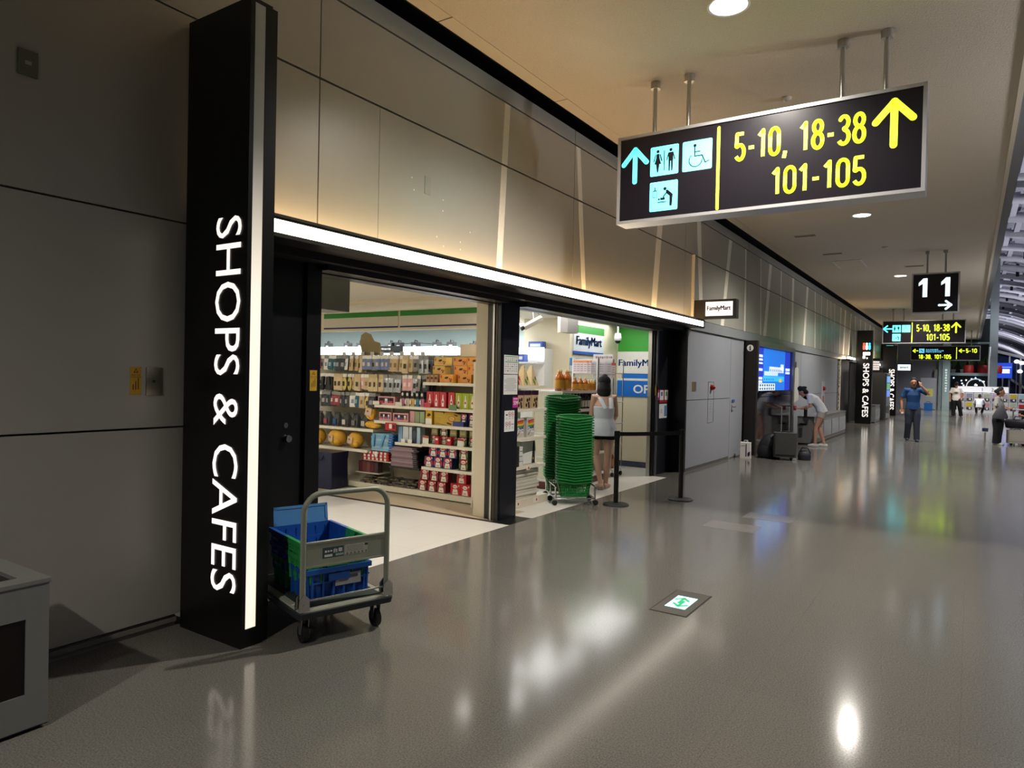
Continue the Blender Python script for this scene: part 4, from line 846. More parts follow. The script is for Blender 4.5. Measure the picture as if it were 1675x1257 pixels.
# white dairy cartons on the lit shelf behind
milk = MB(); milk.box(-.04, .04, 0, .08, 0, .16, M_WHITE).add([(-.04, 0, .16), (.04, 0, .16), (.04, .08, .16), (-.04, .08, .16), (-.04, .04, .2), (.04, .04, .2)], [(0, 1, 5, 4), (2, 3, 4, 5), (1, 2, 5), (3, 0, 4)], M_WHITE); milk = milk.disc((0, -.001, .1), X, Z, .025, .025, hm('#d0584a'), 12).mesh('drink_carton')
for k, z in enumerate((1.456, 1.096)):
    for i in range(8): put('drink_carton', milk, -7.1+.17*i, 9.5, z, 'white drink carton on the lit shelf, %s shelf, %s from left' % (('upper', 'lower')[k], ORD[i]), 'drink carton', group='drink cartons on the lit shelf')
bx = MB().box(-.09, .09, 0, .12, 0, .2, hm('#cfe3f2')).quad((0, -.001, .1), X, Z, .12, .12, hm('#5aa6de')).mesh('box'); bx2 = MB().box(-.13, .13, 0, .12, 0, .12, hm('#4a62b8')).quad((0, -.001, .06), X, Z, .2, .05, hm('#dfe6f4')).mesh('box')
put('package_box', bx, -6.5, 9.4, 1.83, 'pale blue package box before the lit shelf header', 'box', group='packages'); put('package_box', bx2, -6.1, 9.4, 1.83, 'blue package box with pale band before the lit shelf header', 'box', group='packages'); put('package_box', bx2, -5.98, 9.75, 2.052, 'blue box standing on top of the lit dairy shelf', 'box', group='packages')
dairy = [o for o in bpy.data.objects if o.get('label', '').startswith('lit white dairy')][0]
MB().box(-7.3, -5.72, -.22, .02, 1.805, 1.828, M_WHITE).obj('shelf', dairy)

# liquor rack along the inner wall
t = thing('liquor_rack', 'white bottle shelf unit behind the green basket stacks, before the inner wall', 'shelf unit', (0, 0, 0))
MB().box(-5.24, -5.21, 8.5, 9.95, .05, 1.42, M_SHELF).obj('back_panel', t)
for z in (1.40, 1.13, .80, .46, .14): MB().box(-5.21, -4.76, 8.5, 9.95, z-.025, z, M_WHITE).box(-4.765, -4.75, 8.5, 9.95, z-.035, z+.005, mat('price_rail')).obj('shelf', t)
for yy in (8.52, 9.93): MB().box(-5.21, -4.77, yy-.012, yy+.012, 0, 1.4, M_SHELF).obj('side_panel', t)
MB().box(-5.21, -4.78, 8.5, 9.95, 0, .1, hm('#5f2a24', .5)).obj('plinth', t)
def bottle(nm, r, h, m, cap, lab):
    t = thing(nm, 'x', 'bottle'); MB().lathe([(0, 0), (r, .003), (r, h*.62), (r*.75, h*.74), (r*.3, h*.82), (r*.3, h*.93), (0, h*.93)], m, 12).obj('glass', t)
    MB().lathe([(r*.36, h*.9), (r*.36, h), (0, h)], cap, 10).obj('cap', t); MB().lathe([(r*1.02, h*.12), (r*1.02, h*.52)], lab, 12).obj('paper_label', t); return t
amber = mat('amber_whisky', '#b45f18', .12, coat=.4); honey = mat('honey_gold', '#c98a1e', .15, coat=.3); wine = mat('dark_wine_glass', '#17110f', .12, coat=.4); redl = mat('red_liquor', '#7a1c1c', .15, coat=.3); grn = mat('green_glass', '#1f4a2a', .12, coat=.3)
b1 = bottle('liquor_bottle', .055, .30, amber, hm('#d9b56a'), hm('#c98a2e')); b2_ = bottle('liquor_bottle', .038, .20, amber, hm('#d8c48a'), hm('#d29a34')); b3 = bottle('liquor_bottle', .032, .17, honey, hm('#e3d3a0'), hm('#c08030')); b4 = bottle('liquor_bottle', .037, .24, wine, hm('#2a2320'), hm('#cfc9b8')); b5 = bottle('liquor_bottle', .037, .24, redl, hm('#3a2320'), hm('#4a2420')); b6 = bottle('liquor_bottle', .037, .25, grn, hm('#2a3a20'), hm('#b9bda0'))
seen = set()
def place_b(root, loc, label, grp):
    if root.name not in seen: seen.add(root.name); root.location = loc; root['label'] = label; root['group'] = grp
    else: dup(root, loc, label, group=grp)
G1 = 'bottles on the liquor rack'
for i in range(4): place_b(b1, (-4.84-.03*(i % 2), 8.55+.105*i, 1.40), 'large amber whisky bottle on the top liquor shelf, %s from left' % ORD[i], G1)
for i in range(5): place_b(b2_, (-4.83-.03*(i % 2), 9.0+.085*i, 1.40), 'medium amber bottle on the top liquor shelf, %s from left' % ORD[i], G1)
for i in range(6): place_b(b3, (-4.82, 9.44+.08*i, 1.40), 'small golden bottle on the top liquor shelf, %s from left' % ORD[i], G1)
for i in range(14): place_b(b4 if i % 7 < 4 else b5, (-4.84, 8.58+.094*i, 1.13), '%s wine bottle on the second liquor shelf, %s from left' % ('dark' if i % 7 < 4 else 'red', ORD[i]), G1)
for k, z in ((0, .80), (1, .46)):
    for i in range(14): place_b((b6, b5, b1)[(i//3+k) % 3] if (i//3+k) % 3 < 2 else b4, (-4.84, 8.58+.094*i, z), 'bottle on the %s liquor shelf, %s from left' % (('third', 'fourth')[k], ORD[i]), G1)
# pegboard rack with hanging packs at the end, low wheeled rack
t = thing('display_stand', 'wheeled wire display stand with bottles and hanging packs, right of the woman in the shop', 'display stand', (-4.86, 10.42, 0))
MB().box(-.28, .12, -.2, .22, .115, .135, M_WHITE).obj('bottom_tray', t)
for z in (.5, .85, 1.2): MB().box(-.28, .08, -.2, .2, z, z+.012, M_WHITE).obj('wire_shelf', t)
for q in ((-.27, -.19), (.07, -.19), (-.27, .19), (.07, .19)): MB().cyl(q[0], q[1], .11, 1.9, .009, M_CHROME, 8).obj('post', t)
for q in ((-.22, -.15), (.07, -.15), (-.22, .17), (.07, .17)): c = MB(); c.loft([(q[0]-.012, q[1], .035), (q[0]+.012, q[1], .035)], [.035, .035], M_RUB, 14); c.tube([(q[0], q[1], .06), (q[0], q[1], .115)], .008, M_CHROME, 6); c.obj('caster', t)
MB().box(-.29, .06, -.2, -.19, 1.5, 1.98, M_WHITE).obj('header_board', t)
bars(MB(), (-.1, -.203, 1.93), X, Z, .3, .04, 8, hm('#a8707a')).obj('lettering', t)
for i in range(3): place_b(b1, (-5.06+.11*i, 10.30, .137), 'amber bottle on the bottom tray of the wheeled stand, %s from left' % ORD[i], 'bottles on the wheeled stand')
for i in range(3): place_b(b2_, (-5.05+.1*i, 10.29, .514), 'amber bottle on the second tray of the wheeled stand, %s from left' % ORD[i], 'bottles on the wheeled stand')
def flatpack(nm, w, h, c, top):
    b = MB().box(-w/2, w/2, -.006, .006, -h, 0, c, 0).box(-w/2, w/2, -.007, .007, -h*.16, 0, top)
    for r in range(4): b.quad((0, -.0065, -h*(.3+.16*r)), X, Z, w*.6, h*.05, hm('#8c8590'))
    return b.mesh(nm)
oc = flatpack('hanging_pack', .075, .2, hm('#d3c6ca'), hm('#e08a55')); wc = flatpack('hanging_pack', .1, .22, hm('#c8c2c6'), hm('#e6dedd')); rc = flatpack('hanging_pack', .07, .24, hm('#c3b3ac'), hm('#b5443e'))
hp = MB().box(-5.2, -4.76, 9.62, 9.635, 1.86, 1.885, M_WHITE).box(-5.2, -4.76, 9.62, 9.63, 1.40, 1.86, M_CLEAR).mesh('rail')
t = thing('peg_rail', 'white peg rail with clear board above the golden bottles, carrying thin packs', 'rail', (0, 0, 0)); inst('rail', hp, (0, 0, 0), parent=t)
MB().box(-5.2, -5.18, 9.6, 9.66, 1.40, 1.9, M_WHITE).box(-4.78, -4.76, 9.6, 9.66, 1.40, 1.9, M_WHITE).obj('post', t)
for i in range(5): put('hanging_pack', oc, -5.14+.06*i, 9.59-.01*(i % 2), 1.86, 'pale pack with orange top on the peg rail, %s from left' % ORD[i], 'hanging pack', group='packs on the peg rail', rz=.1*(i % 3))
for i in range(6): put('hanging_pack', wc, -5.12+.055*i, 10.19, 1.88, 'white leaflet pack hanging on the wheeled stand, %s from left' % ORD[i], 'hanging pack', group='packs on the wheeled stand', rz=.15*(i % 3)-.1)
put('hanging_pack', rc, -4.77, 10.19, 1.84, 'white pack with red top hanging at the right end of the wheeled stand', 'hanging pack', group='packs on the wheeled stand')

# notices on the pillar and on the black panels
def notice(x, y0, y1, z0, z1, label, draw=None, c='#d9d9d6'):
    t = thing('notice', label, 'notice', (x, (y0+y1)/2, (z0+z1)/2)); w_, h_ = y1-y0, z1-z0
    MB().box(0, .003, -w_/2, w_/2, -h_/2, h_/2, hm(c)).obj('sheet', t)
    if draw: b = MB(); draw(b, w_, h_); b.obj('print', t)
    return t
GRY = hm('#8c8f94'); NVY = hm('#30344f'); GRNP = hm('#3f8f55')
def d1(b, w_, h_):
    for z in (.43, .13): b.quad((.0035, 0, h_*z), Y, Z, w_*.9, h_*.04, GRNP)
    for r, z in enumerate((.32, .22, .02, -.1, -.22, -.34)):
        for c in range(6): b.quad((.0035, w_*(-.38+.15*c), h_*z), Y, Z, w_*(.06+.05*((r*c) % 2)), h_*.045, GRY if (r+c) % 3 else NVY)
def d2(b, w_, h_):
    for r in range(10): b.quad((.0035, -w_*.02*(r % 3), h_*(.32-.07*r)), Y, Z, w_*(.85 if r % 4 else .6), h_*.022, GRY)
def d3(b, w_, h_):
    for (yy, zz) in ((.0, .32), (.3, .32), (-.28, -.14), (.02, -.14)):
        b.ring2((.0035, w_*yy, h_*zz), Y, Z, w_*.12, w_*.03, hm('#b8383f')); b.quad((.0037, w_*yy, h_*zz), Y, Z, w_*.08, h_*.06, NVY); b.line2((w_*(yy-.09), h_*(zz+.06)), (w_*(yy+.09), h_*(zz-.06)), w_*.025, (.0039, 0, 0), Y, Z, hm('#b8383f'))
    b.quad((.0035, -w_*.28, h_*.3), Y, Z, w_*.16, h_*.07, hm('#222')) if False else b.quad((.0035, -w_*.28, h_*.3), Y, Z, w_*.16, h_*.07, NVY)
    b.quad((.0035, w_*.32, -h_*.16), Y, Z, w_*.2, h_*.05, hm('#4f86c8'))
    for zz in (.15, .1, -.3, -.36):
        for yy in (-.28, .02, .32): b.quad((.0035, w_*yy, h_*zz), Y, Z, w_*.18, h_*.018, GRY)
notice(-4.30, 6.36, 6.645, 1.62, 1.83, 'white notice with green lines and payment marks, topmost on the shop pillar', d1); notice(-4.30, 6.36, 6.64, 1.39, 1.612, 'white text notice, second on the shop pillar', d2)
notice(-4.30, 6.55, 6.66, 1.24, 1.36, 'magenta sticker with white letters at the pillar edge', lambda b, w_, h_: b.text('SIM', (.0035, .005, -.005), Y, Z, hm('#f4e6f0'), h=.05, w=.09, weight=.01).quad((.0035, 0, .04), Y, Z, .09, .012, hm('#f0c8e0')), '#b8338a')
notice(-4.30, 6.39, 6.59, .975, 1.21, 'white notice with red prohibition rings, lowest on the shop pillar', d3, '#e2e2e0')
notice(-4.33, 10.97, 11.05, 1.25, 1.42, 'magenta sticker on the right black panel', lambda b, w_, h_: b.quad((.0035, 0, 0), Y, Z, .05, .08, hm('#e9c9df')), '#a8337a')
notice(-4.33, 11.06, 11.26, 1.2, 1.42, 'red framed sticker with blue mark on the right black panel', lambda b, w_, h_: b.quad((.0035, 0, .02), Y, Z, w_*.8, h_*.75, hm('#dfe3e2')).quad((.0038, 0, .04), Y, Z, .07, .07, hm('#35599a')), '#a3262c')
notice(-4.33, 11.275, 11.47, 1.2, 1.42, 'red framed sticker with green mark on the right black panel', lambda b, w_, h_: b.quad((.0035, 0, .02), Y, Z, w_*.8, h_*.75, hm('#dfe3e2')).disc((.0038, 0, .04), Y, Z, .04, .045, hm('#2f7a45')), '#a3262c')
notice(-4.33, 11.06, 11.42, .94, 1.18, 'white sticker with blue side strip, below the red framed stickers', lambda b, w_, h_: b.quad((.0035, .1, 0), Y, Z, .1, .18, hm('#4d78b8')).ring2((.0035, -.08, 0), Y, Z, .035, .012, hm('#33589a'), n=4), '#e1e4e4')
def warn_sticker(x, y0, y1, z0, z1, label):
    def d(b, w_, h_):
        b.p2([(-w_*.22, h_*.29), (w_*.22, h_*.29), (0, h_*.45)], (.0035, 0, 0), Y, Z, hm('#2a2416')); b.p2([(-w_*.12, h_*.31), (w_*.12, h_*.31), (0, h_*.41)], (.0038, 0, 0), Y, Z, hm('#c79a2c'))
        b.text('開閉 注意', (.0035, 0, h_*.2), Y, Z, hm('#8a3a20'), w=w_*.8, h=h_*.06); b.quad((.0035, 0, h_*.135), Y, Z, w_, h_*.012, hm('#3a2f16'))
        for c in range(3): b.quad((.0035, w_*(-.22+.22*c), -h_*(.1+.06*(2-c))), Y, Z, w_*.09, h_*(.4-.1*(2-c)), hm('#4a3c1a'))
    return notice(x, y0, y1, z0, z1, label, d, '#c79a2c')
warn_sticker(-4.27, 3.635, 3.705, 1.45, 1.61, 'small yellow warning sticker on the black panel edge beside the left entrance')
warn_sticker(W, 2.155, 2.222, 1.44, 1.605, 'yellow warning sticker on the grey wall left of the steel key plate')
t = thing('key_plate', 'brushed steel key switch plate on the grey wall beside the yellow sticker', 'switch plate', (W, 2.30, 1.52)); MB().box(0, .006, -.05, .05, -.083, .083, mat('plate_steel', '#8d8678', .28, .9), 0).obj('plate', t); MB().loft([(.006, -.008, 0), (.014, -.008, 0)], [.011, .009], M_CHROME, 16, side=(0, 1, 0)).obj('key_cylinder', t)
t = thing('wall_box', 'grey square cover plate with pale label high on the left wall', 'cover plate', (W, 1.61, 3.15)); MB().box(0, .012, -.045, .045, -.065, .065, mat('plate_grey', '#6f6d64', .4, .2)).obj('plate', t); MB().quad((.013, 0, 0), Y, Z, .03, .02, hm('#aaa799')).obj('label', t)
t = thing('door_lock', 'chrome knob set on the black sliding door panel', 'lock', (-4.30, 3.44, 1.14))
MB().loft([(0, 0, .05), (.006, 0, .05)], [.02, .02], M_CHROME, 16, side=(0, 1, 0)).obj('keyhole', t); MB().loft([(0, 0, -.05), (.02, 0, -.05), (.024, 0, -.05), (.045, 0, -.05)], [.03, .022, .03, .026], M_CHROME, 16, side=(0, 1, 0)).obj('knob', t)
tag(MB().box(0, .02, -.04, .04, -.08, .08, mat('brass_plate', '#a88b54', .35, .6)).obj('handle_plate', None, (-4.32, 10.87, 1.41)), 'brass coloured handle plate on the right door frame', 'handle plate')

# ================================================================== BASKETS
BG = mat('basket_green', '#1f7d38', .38, var=.08)
def basket_body():
    b = MB(); n = 9
    a0, b0, a1, b1, h = .125, .185, .155, .225, .2
    b.frust(0, 0, 0, .012, a0, b0, a0+.002, b0+.002, BG, .03, 3)
    for k in range(6):
        z = .02+.036*k; f = z/h; aa, bb = a0+(a1-a0)*f, b0+(b1-b0)*f
        b.frust(0, 0, z, z+.012, aa, bb, aa+.002, bb+.002, BG, .03, 3, caps=False)
    for s in (-1, 1):
        for i in range(n+3):
            q = -1+2*i/(n+2); b.loft([(q*(a0-.03), s*b0, .005), (q*(a1-.03), s*b1, h)], [(.007, .003)]*2, BG, 4, smooth=False)
        for i in range(n+6):
            q = -1+2*i/(n+5); b.loft([(s*a0, q*(b0-.03), .005), (s*a1, q*(b1-.03), h)], [(.007, .003)]*2, BG, 4, side=(0, 1, 0), smooth=False)
    return b
def basket_rim():
    b = MB(); P = []; n = 64; a, c = .165, .235; prof = [(.0, -.008), (.014, -.010), (.016, .003), (.0, .007), (-.012, .003), (-.010, -.008)]
    for i in range(n):
        t = 2*PI*i/n; e = .2; cx_ = math.copysign(abs(math.cos(t))**e, math.cos(t)); sy_ = math.copysign(abs(math.sin(t))**e, math.sin(t))
        dip = -.030*max(0, 1-abs(sy_)) if abs(cx_) > .9 else -.012*max(0, 1-abs(cx_))
        for r, z in prof: P.append(((a+r)*cx_, (c+r)*sy_, .2+z+dip))
    k = len(prof); b.add(P, [(i*k+j, ((i+1) % n)*k+j, ((i+1) % n)*k+(j+1) % k, i*k+(j+1) % k) for i in range(n) for j in range(k)], BG)
    return b
def basket_handle():
    b = MB()
    for s in (-1, 1): b.tube([(s*.012-.0, -.21, .212), (s*.06, -.12, .222), (s*.06, .12, .222), (s*.012, .21, .212)], .007, BG, 6)
    return b
bm_, rm_, hm_ = basket_body().mesh('body'), basket_rim().mesh('rim'), basket_handle().mesh('handles')
def stack(x, y, z0, n, pitch, rz, which):
    for i in range(n):
        t = thing('shopping_basket', 'green shopping basket in the %s stack, %s from the bottom' % (which, ORD[i]), 'basket', (x+random.uniform(-.003, .003), y+random.uniform(-.003, .003), z0+pitch*i), rz+random.uniform(-.012, .012), 'green baskets in the %s stack' % which)
        if i == 0 or i == n-1: inst('body', bm_, (0, 0, 0), parent=t)
        else: inst('body', bm_s, (0, 0, 0), parent=t)
        inst('rim', rm_, (0, 0, 0), parent=t); t.scale = (.93, .93, 1)
        if i == n-1: inst('handle', hm_, (0, 0, 0), parent=t)
bs = MB(); bs.frust(0, 0, .165, .19, .148, .216, .153, .222, BG, .03, 3, caps=False); bs.frust(0, 0, .12, .135, .144, .209, .146, .212, BG, .03, 3, caps=False); bm_s = bs.mesh('body')
stack(-4.50, 8.06, .10, 32, .0335, -.95, 'taller rear')
stack(-4.17, 7.80, .10, 25, .0335, -.95, 'shorter front')
t = thing('basket_rack', 'low chrome wheeled rack holding both green basket stacks', 'basket rack', (-4.295, 7.935, 0), -.86)
for q in (-1, 1):
    for xx in (-.33, .0, .33):
        MB().tube([(xx-.0, q*.25, .075), (xx, q*.25, .21), (xx+.02, q*.25, .24)] if xx else [(xx, q*.25, .075), (xx, q*.25, .24)], .012, M_CHROME, 8).obj('leg', t)
        c = MB().loft([(xx-.012, q*.26, .034), (xx+.012, q*.26, .034)], [.034, .034], M_RUB, 16); c.tube([(xx, q*.26, .034), (xx, q*.25, .08)], .009, M_CHROME, 6); c.obj('caster', t)
    MB().tube([(-.33, q*.25, .235), (.33, q*.25, .235)], .012, M_CHROME, 8).obj('rail', t); MB().tube([(-.33, q*.25, .085), (.33, q*.25, .085)], .01, M_CHROME, 8).obj('rail', t)
for xx in (-.33, .0, .33): MB().tube([(xx, -.25, .082), (xx, .25, .082)], .01, M_CHROME, 8).obj('cross_bar', t)

# ================================================================== BARRIER
def post(x, y, label):
    t = thing('barrier_post', label, 'barrier post', (x, y, 0)); MB().lathe([(0, .03), (.05, .03), (.15, .018), (.165, .008), (.165, 0), (0, 0)], M_RUB, 32).obj('base', t)
    MB().cyl(0, 0, .02, .87, .031, M_BLACK, 20).obj('tube', t); MB().cyl(0, 0, .85, .93, .038, M_BLACK, 20).cyl(0, 0, .92, .935, .03, M_BLACK, 20).obj('belt_head', t); return t
post(-3.70, 8.06, 'black belt barrier post nearer the basket stacks'); post(-3.18, 8.96, 'black belt barrier post nearer the grey wall')
d = Vector((.52, .9, 0)).normalized(); n_ = Vector((-d.y, d.x, 0))*.002; a = Vector((-3.70, 8.06, 0))+d*.039; e = Vector((-3.18, 8.96, 0))-d*.039
b = MB(); P = []
for i in range(9):
    p = a+(e-a)*(i/8); sag = -.006*math.sin(PI*i/8)
    P += [p+n_+Vector((0, 0, .868+sag)), p-n_+Vector((0, 0, .868+sag)), p-n_+Vector((0, 0, .918+sag)), p+n_+Vector((0, 0, .918+sag))]
b.add(P, [(4*i+j, 4*i+4+j, 4*i+4+(j+1) % 4, 4*i+(j+1) % 4) for i in range(8) for j in range(4)], M_RUB); tag(b.obj('barrier_belt'), 'black retractable belt stretched between the two barrier posts', 'belt')

# ================================================================== TROLLEY AND CRATES
TR = (-3.085, 2.95, 0); TA = math.radians(-17.5)
t = thing('platform_trolley', 'grey platform trolley with tube handle carrying blue and green crates', 'trolley', TR, TA)
TG = mat('trolley_grey_green', '#8d9182', .4, .1); DKG = mat('dark_green_mat', '#2f3a33', .7)
b = MB(); b.frust(-.44, 0, .165, .20, .44, .305, .445, .31, mat('bumper_black', '#20262a', .5), .03, 4); b.obj('bumper', t)
MB().frust(-.44, 0, .195, .212, .425, .292, .42, .287, mat('deck_rim', '#b3b5a4', .4, .2), .03, 4).obj('deck_rim', t)
MB().box(-.83, -.06, -.25, .25, .21, .216, DKG).obj('deck_mat', t)
r = .017; H0, H1, hw = .215, .885, .272; hd = MB(); pth = [(-.035, -hw, H0)]
for i in range(7): a_ = PI/2*i/6; pth.append((-.035+.02*(0), -hw+.11*(1-math.cos(a_)), H1-.11+.11*math.sin(a_)))
for i in range(7): a_ = PI/2*(1-i/6); pth.append((-.035, hw-.11*(1-math.cos(a_)), H1-.11+.11*math.sin(a_)))
pth.append((-.035, hw, H0)); hd.tube(pth, r, TG, 12); hd.obj('handle', t)
p = MB().box(-.043, -.027, -hw+.012, hw-.012, .455, .60, TG).box(-.047, -.023, -hw+.012, hw-.012, .592, .602, TG).box(-.047, -.023, -hw+.012, hw-.012, .453, .463, TG).obj('handle_panel', t)
lb = MB(); yb = hm('#2f4a48'); lb.quad((-.0265, -.09, .53), Y, Z, .135, .062, yb); lb.text('台車', (-.026, -.06, .538), Y, Z, hm('#e6e8e2'), h=.026, w=.06, weight=.01); bars(lb, (-.026, -.12, .538), Y, Z, .05, .014, 3, hm('#d6d8d2')); lb.quad((-.026, -.12, .512), Y, Z, .05, .014, hm('#c9ccc4')); lb.quad((-.026, -.05, .512), Y, Z, .05, .014, hm('#8fa09c'))
lb.quad((-.0265, .06, .53), Y, Z, .15, .06, hm('#a9ab9f')); [lb.quad((-.026, .05, .55-.009*k), Y, Z, .11, .003, hm('#7d7f75')) for k in range(4)]; [lb.disc((-.026, .0+.025*k, .508), Y, Z, .007, .007, hm('#6d6f66'), 10) for k in range(6)]; lb.quad((-.026, .125, .55), Y, Z, .02, .014, hm('#33362f'))
lb.obj('label', p)
for q in (-1, 1):
    c = MB()
    for xx in (-.062, -.008): c.prism([(-.035, .0), (.035, .0), (.03, .07), (.0, .1), (-.03, .07)], xx-.002, xx+.002, M_CHROME, o=(0, q*hw, .212), u=Y, v=Z, w=X)
    c.loft([(-.065, q*hw, .245), (-.004, q*hw, .245)], [.009]*2, M_CHROME, 10, side=(0, 1, 0)); c.obj('hinge_bracket', t)
MB().tube([(-.035, -hw, .262), (-.035, hw, .262)], .006, M_CHROME, 8).obj('hinge_rod', t)
for (xx, yy) in ((-.10, -.235), (-.10, .235), (-.78, -.235), (-.78, .235)):
    w_ = MB().loft([(xx, yy-.016, .055), (xx, yy+.016, .055)], [.055]*2, M_RUB, 22, side=(1, 0, 0)).obj('wheel', t)
    c = MB()
    for s in (-1, 1): c.prism([(-.03, 0), (.03, 0), (.015, -.115), (-.015, -.115)], yy+s*.022-.002, yy+s*.022+.002, M_STEEL, o=(xx, 0, .165), u=X, v=Z, w=Y)
    c.box(xx-.04, xx+.04, yy-.035, yy+.035, .158, .166, M_STEEL); c.obj('caster_fork', t)
CB = mat('crate_blue', '#2259b0', .35, var=.05); CG = mat('crate_green', '#35a058', .38, var=.05); CBL = mat('crate_lid_blue', '#5f9ad6', .25)
def crate(x, y, z, flip, label, h=.185, lid=False):
    # long side 0.56 along trolley x, 0.43 along y; two-tone shell
    t = thing('stacking_crate', label, 'crate', (x, y, z), TA, 'crates on the trolley')
    A_, B_ = (CG, CB) if flip else (CB, CG)      # colour of far half, near half
    a, c = .27, .205; fx = .03
    for nm, m, x0, x1 in (('far_half', A_, -a, 0.0), ('near_half', B_, 0.0, a)):
        b = MB(); th = .008; s = 1 if nm == 'near_half' else -1; xe = x1 if s > 0 else x0
        b.box(x0, x1, -c+.01, c-.01, 0, .01, m)
        for q in (-1, 1):
            b.prism([(q*(c-.012), 0), (q*(c-.012-th), 0), (q*(c-th), h), (q*c, h)], x0, x1, m, o=(0, 0, 0), u=Y, v=Z, w=X)
            b.box(x0, x1, q*c, q*(c+.016), h-.03, h, m); b.box(x0, x1, q*(c-.004), q*(c+.006), h*.55, h*.6, m)
            for k in range(3): xr = x0+(x1-x0)*(k+.6)/3.2; b.box(xr-.006, xr+.006, q*(c-.014), q*(c+.008), .004, h-.02, m)
        b.prism([(xe-s*.012, 0), (xe-s*(.012+th), 0), (xe-s*th, h), (xe, h)], -c, c, m, o=(0, 0, 0), u=X, v=Z, w=Y)
        b.box(xe, xe+s*.016, -c-.014, c+.014, h-.03, h, m); b.box(xe-s*.004, xe+s*.008, -c+.02, c-.02, h*.5, h*.56, m)
        for k in range(6): yr = -c+2*c*(k+.5)/6; b.box(xe-s*.014, xe+s*.009, yr-.006, yr+.006, .004, h-.02, m)
        b.box(xe-s*.002, xe+s*.014, -.07, .07, h*.56, h*.8, m)
        o = b.obj(nm, t)
    lbm = MB().text('FamilyMart', (-.16, -c-.0175, h-.05), X, Z, hm('#d6dde6'), h=.018, w=.09).quad((-.16, -c-.0165, h-.05), X, Z, .12, .03, A_)
    lbm.obj('lettering', t)
    for k in range(6): MB().box(-a+.02, a-.02, -c+.04+.06*k, -c+.05+.06*k, .01, .014, A_).obj('floor_rib', t)
    return t
def tp(lx, ly, z):
    ca, sa = math.cos(TA), math.sin(TA); return (TR[0]+lx*ca-ly*sa, TR[1]+lx*sa+ly*ca, z)
x, y, z = tp(-.43, .01, .217); c1 = crate(x, y, z, True, 'bottom crate on the trolley, blue near end and green far end')
MB().quad((.281, .06, .10), Y, Z, .17, .07, hm('#b9bcbf')).quad((.282, .09, .115), Y, Z, .07, .018, hm('#55585c')).quad((.282, .03, .095), Y, Z, .06, .01, hm('#8a8d90')).obj('paper_label', c1)
x, y, z = tp(-.435, .0, .312); crate(x, y, z, False, 'middle crate nested in the stack, green near end and blue far end', .17)
x, y, z = tp(-.445, -.005, .40); c3 = crate(x, y, z, False, 'top crate of the stack, open, blue far end with raised lid flap', .165)
b = MB(); b.box(-.004, .004, -.19, .19, 0, .125, CBL).box(-.007, .007, -.19, .19, 0, .02, CBL).box(-.007, .007, -.19, .19, .108, .125, CBL).box(-.007, .007, -.19, -.172, 0, .125, CBL).box(-.007, .007, .172, .19, 0, .125, CBL).obj('lid_flap', c3, (-.272, 0, .165), (0, -.15, 0))

# ================================================================== BIN at the left edge
t = thing('waste_bin', 'grey steel sorting bin with sunken top and dark glass front, at the left edge', 'waste bin', (-3.384, 1.449, 0))
BINM = mat('bin_grey', '#7b7d7a', .38, .3); w_, d_, hh = .95, .42, .645
MB().box(-w_*0-.5, 0, -.95, 0, .015, .02, M_BLACK).obj('plinth', t)
b = MB(); b.box(-.5, 0, -.012, 0, .02, hh, BINM).box(-.5, -.488, -.95, -.012, .02, hh, BINM).box(-.5, 0, -.95, -.938, .02, hh, BINM)
b.box(-.012, 0, -.938, -.012, .02, .17, BINM).box(-.012, 0, -.938, -.012, .50, hh, BINM).box(-.012, 0, -.09, -.012, .17, .5, BINM).box(-.012, 0, -.938, -.86, .17, .5, BINM).obj('body', t)
MB().box(-.02, -.008, -.87, -.08, .16, .51, mat('dark_glass', '#14100e', .06, 0)).obj('window', t)
b = MB(); b.box(-.505, .005, -.09, .005, hh, hh+.018, BINM).box(-.505, .005, -.955, -.86, hh, hh+.018, BINM).box(-.505, -.42, -.86, -.09, hh, hh+.018, BINM).box(-.09, .005, -.86, -.09, hh, hh+.018, BINM).obj('top_rim', t)
b = MB(); b.add([(-.42, -.86, hh), (-.09, -.86, hh), (-.09, -.09, hh), (-.42, -.09, hh), (-.36, -.78, hh-.12), (-.15, -.78, hh-.12), (-.15, -.17, hh-.12), (-.36, -.17, hh-.12)], [(0, 4, 5, 1), (1, 5, 6, 2), (2, 6, 7, 3), (3, 7, 4, 0), (4, 7, 6, 5)], mat('bowl_dark_steel', '#3a3836', .25, .7)); b.obj('bowl', t)

# ================================================================== FLOOR GUIDE LIGHT
t = thing('floor_guide_light', 'lit floor panel with green arrows set flush in the grey floor', 'floor sign', (-1.687, 4.83, 0))
MB().box(-.125, .125, -.27, .27, -.02, .003, mat('guide_frame', '#6d6a64', .35, .7)).obj('frame', t); MB().box(-.135, .135, -.28, .28, -.02, .0015, mat('guide_edge', '#35332f', .4, .5)).obj('edge', t)
b = MB().box(-.073, .073, -.14, .14, -.01, .0045, em('#b6fbf2', 1.15)); b.obj('lit_plate', t)
gm = em('#2aa567', .75); arrow_o = (0, 0, .0062)
b = MB(); arrow(b, arrow_o, Y, (-1, 0, 0), (.035, .01), .13, -PI/2, .022, gm); b.obj('arrow', t); b = MB(); arrow(b, arrow_o, Y, (-1, 0, 0), (-.045, -.01), .13, PI/2, .022, gm); b.obj('arrow', t)

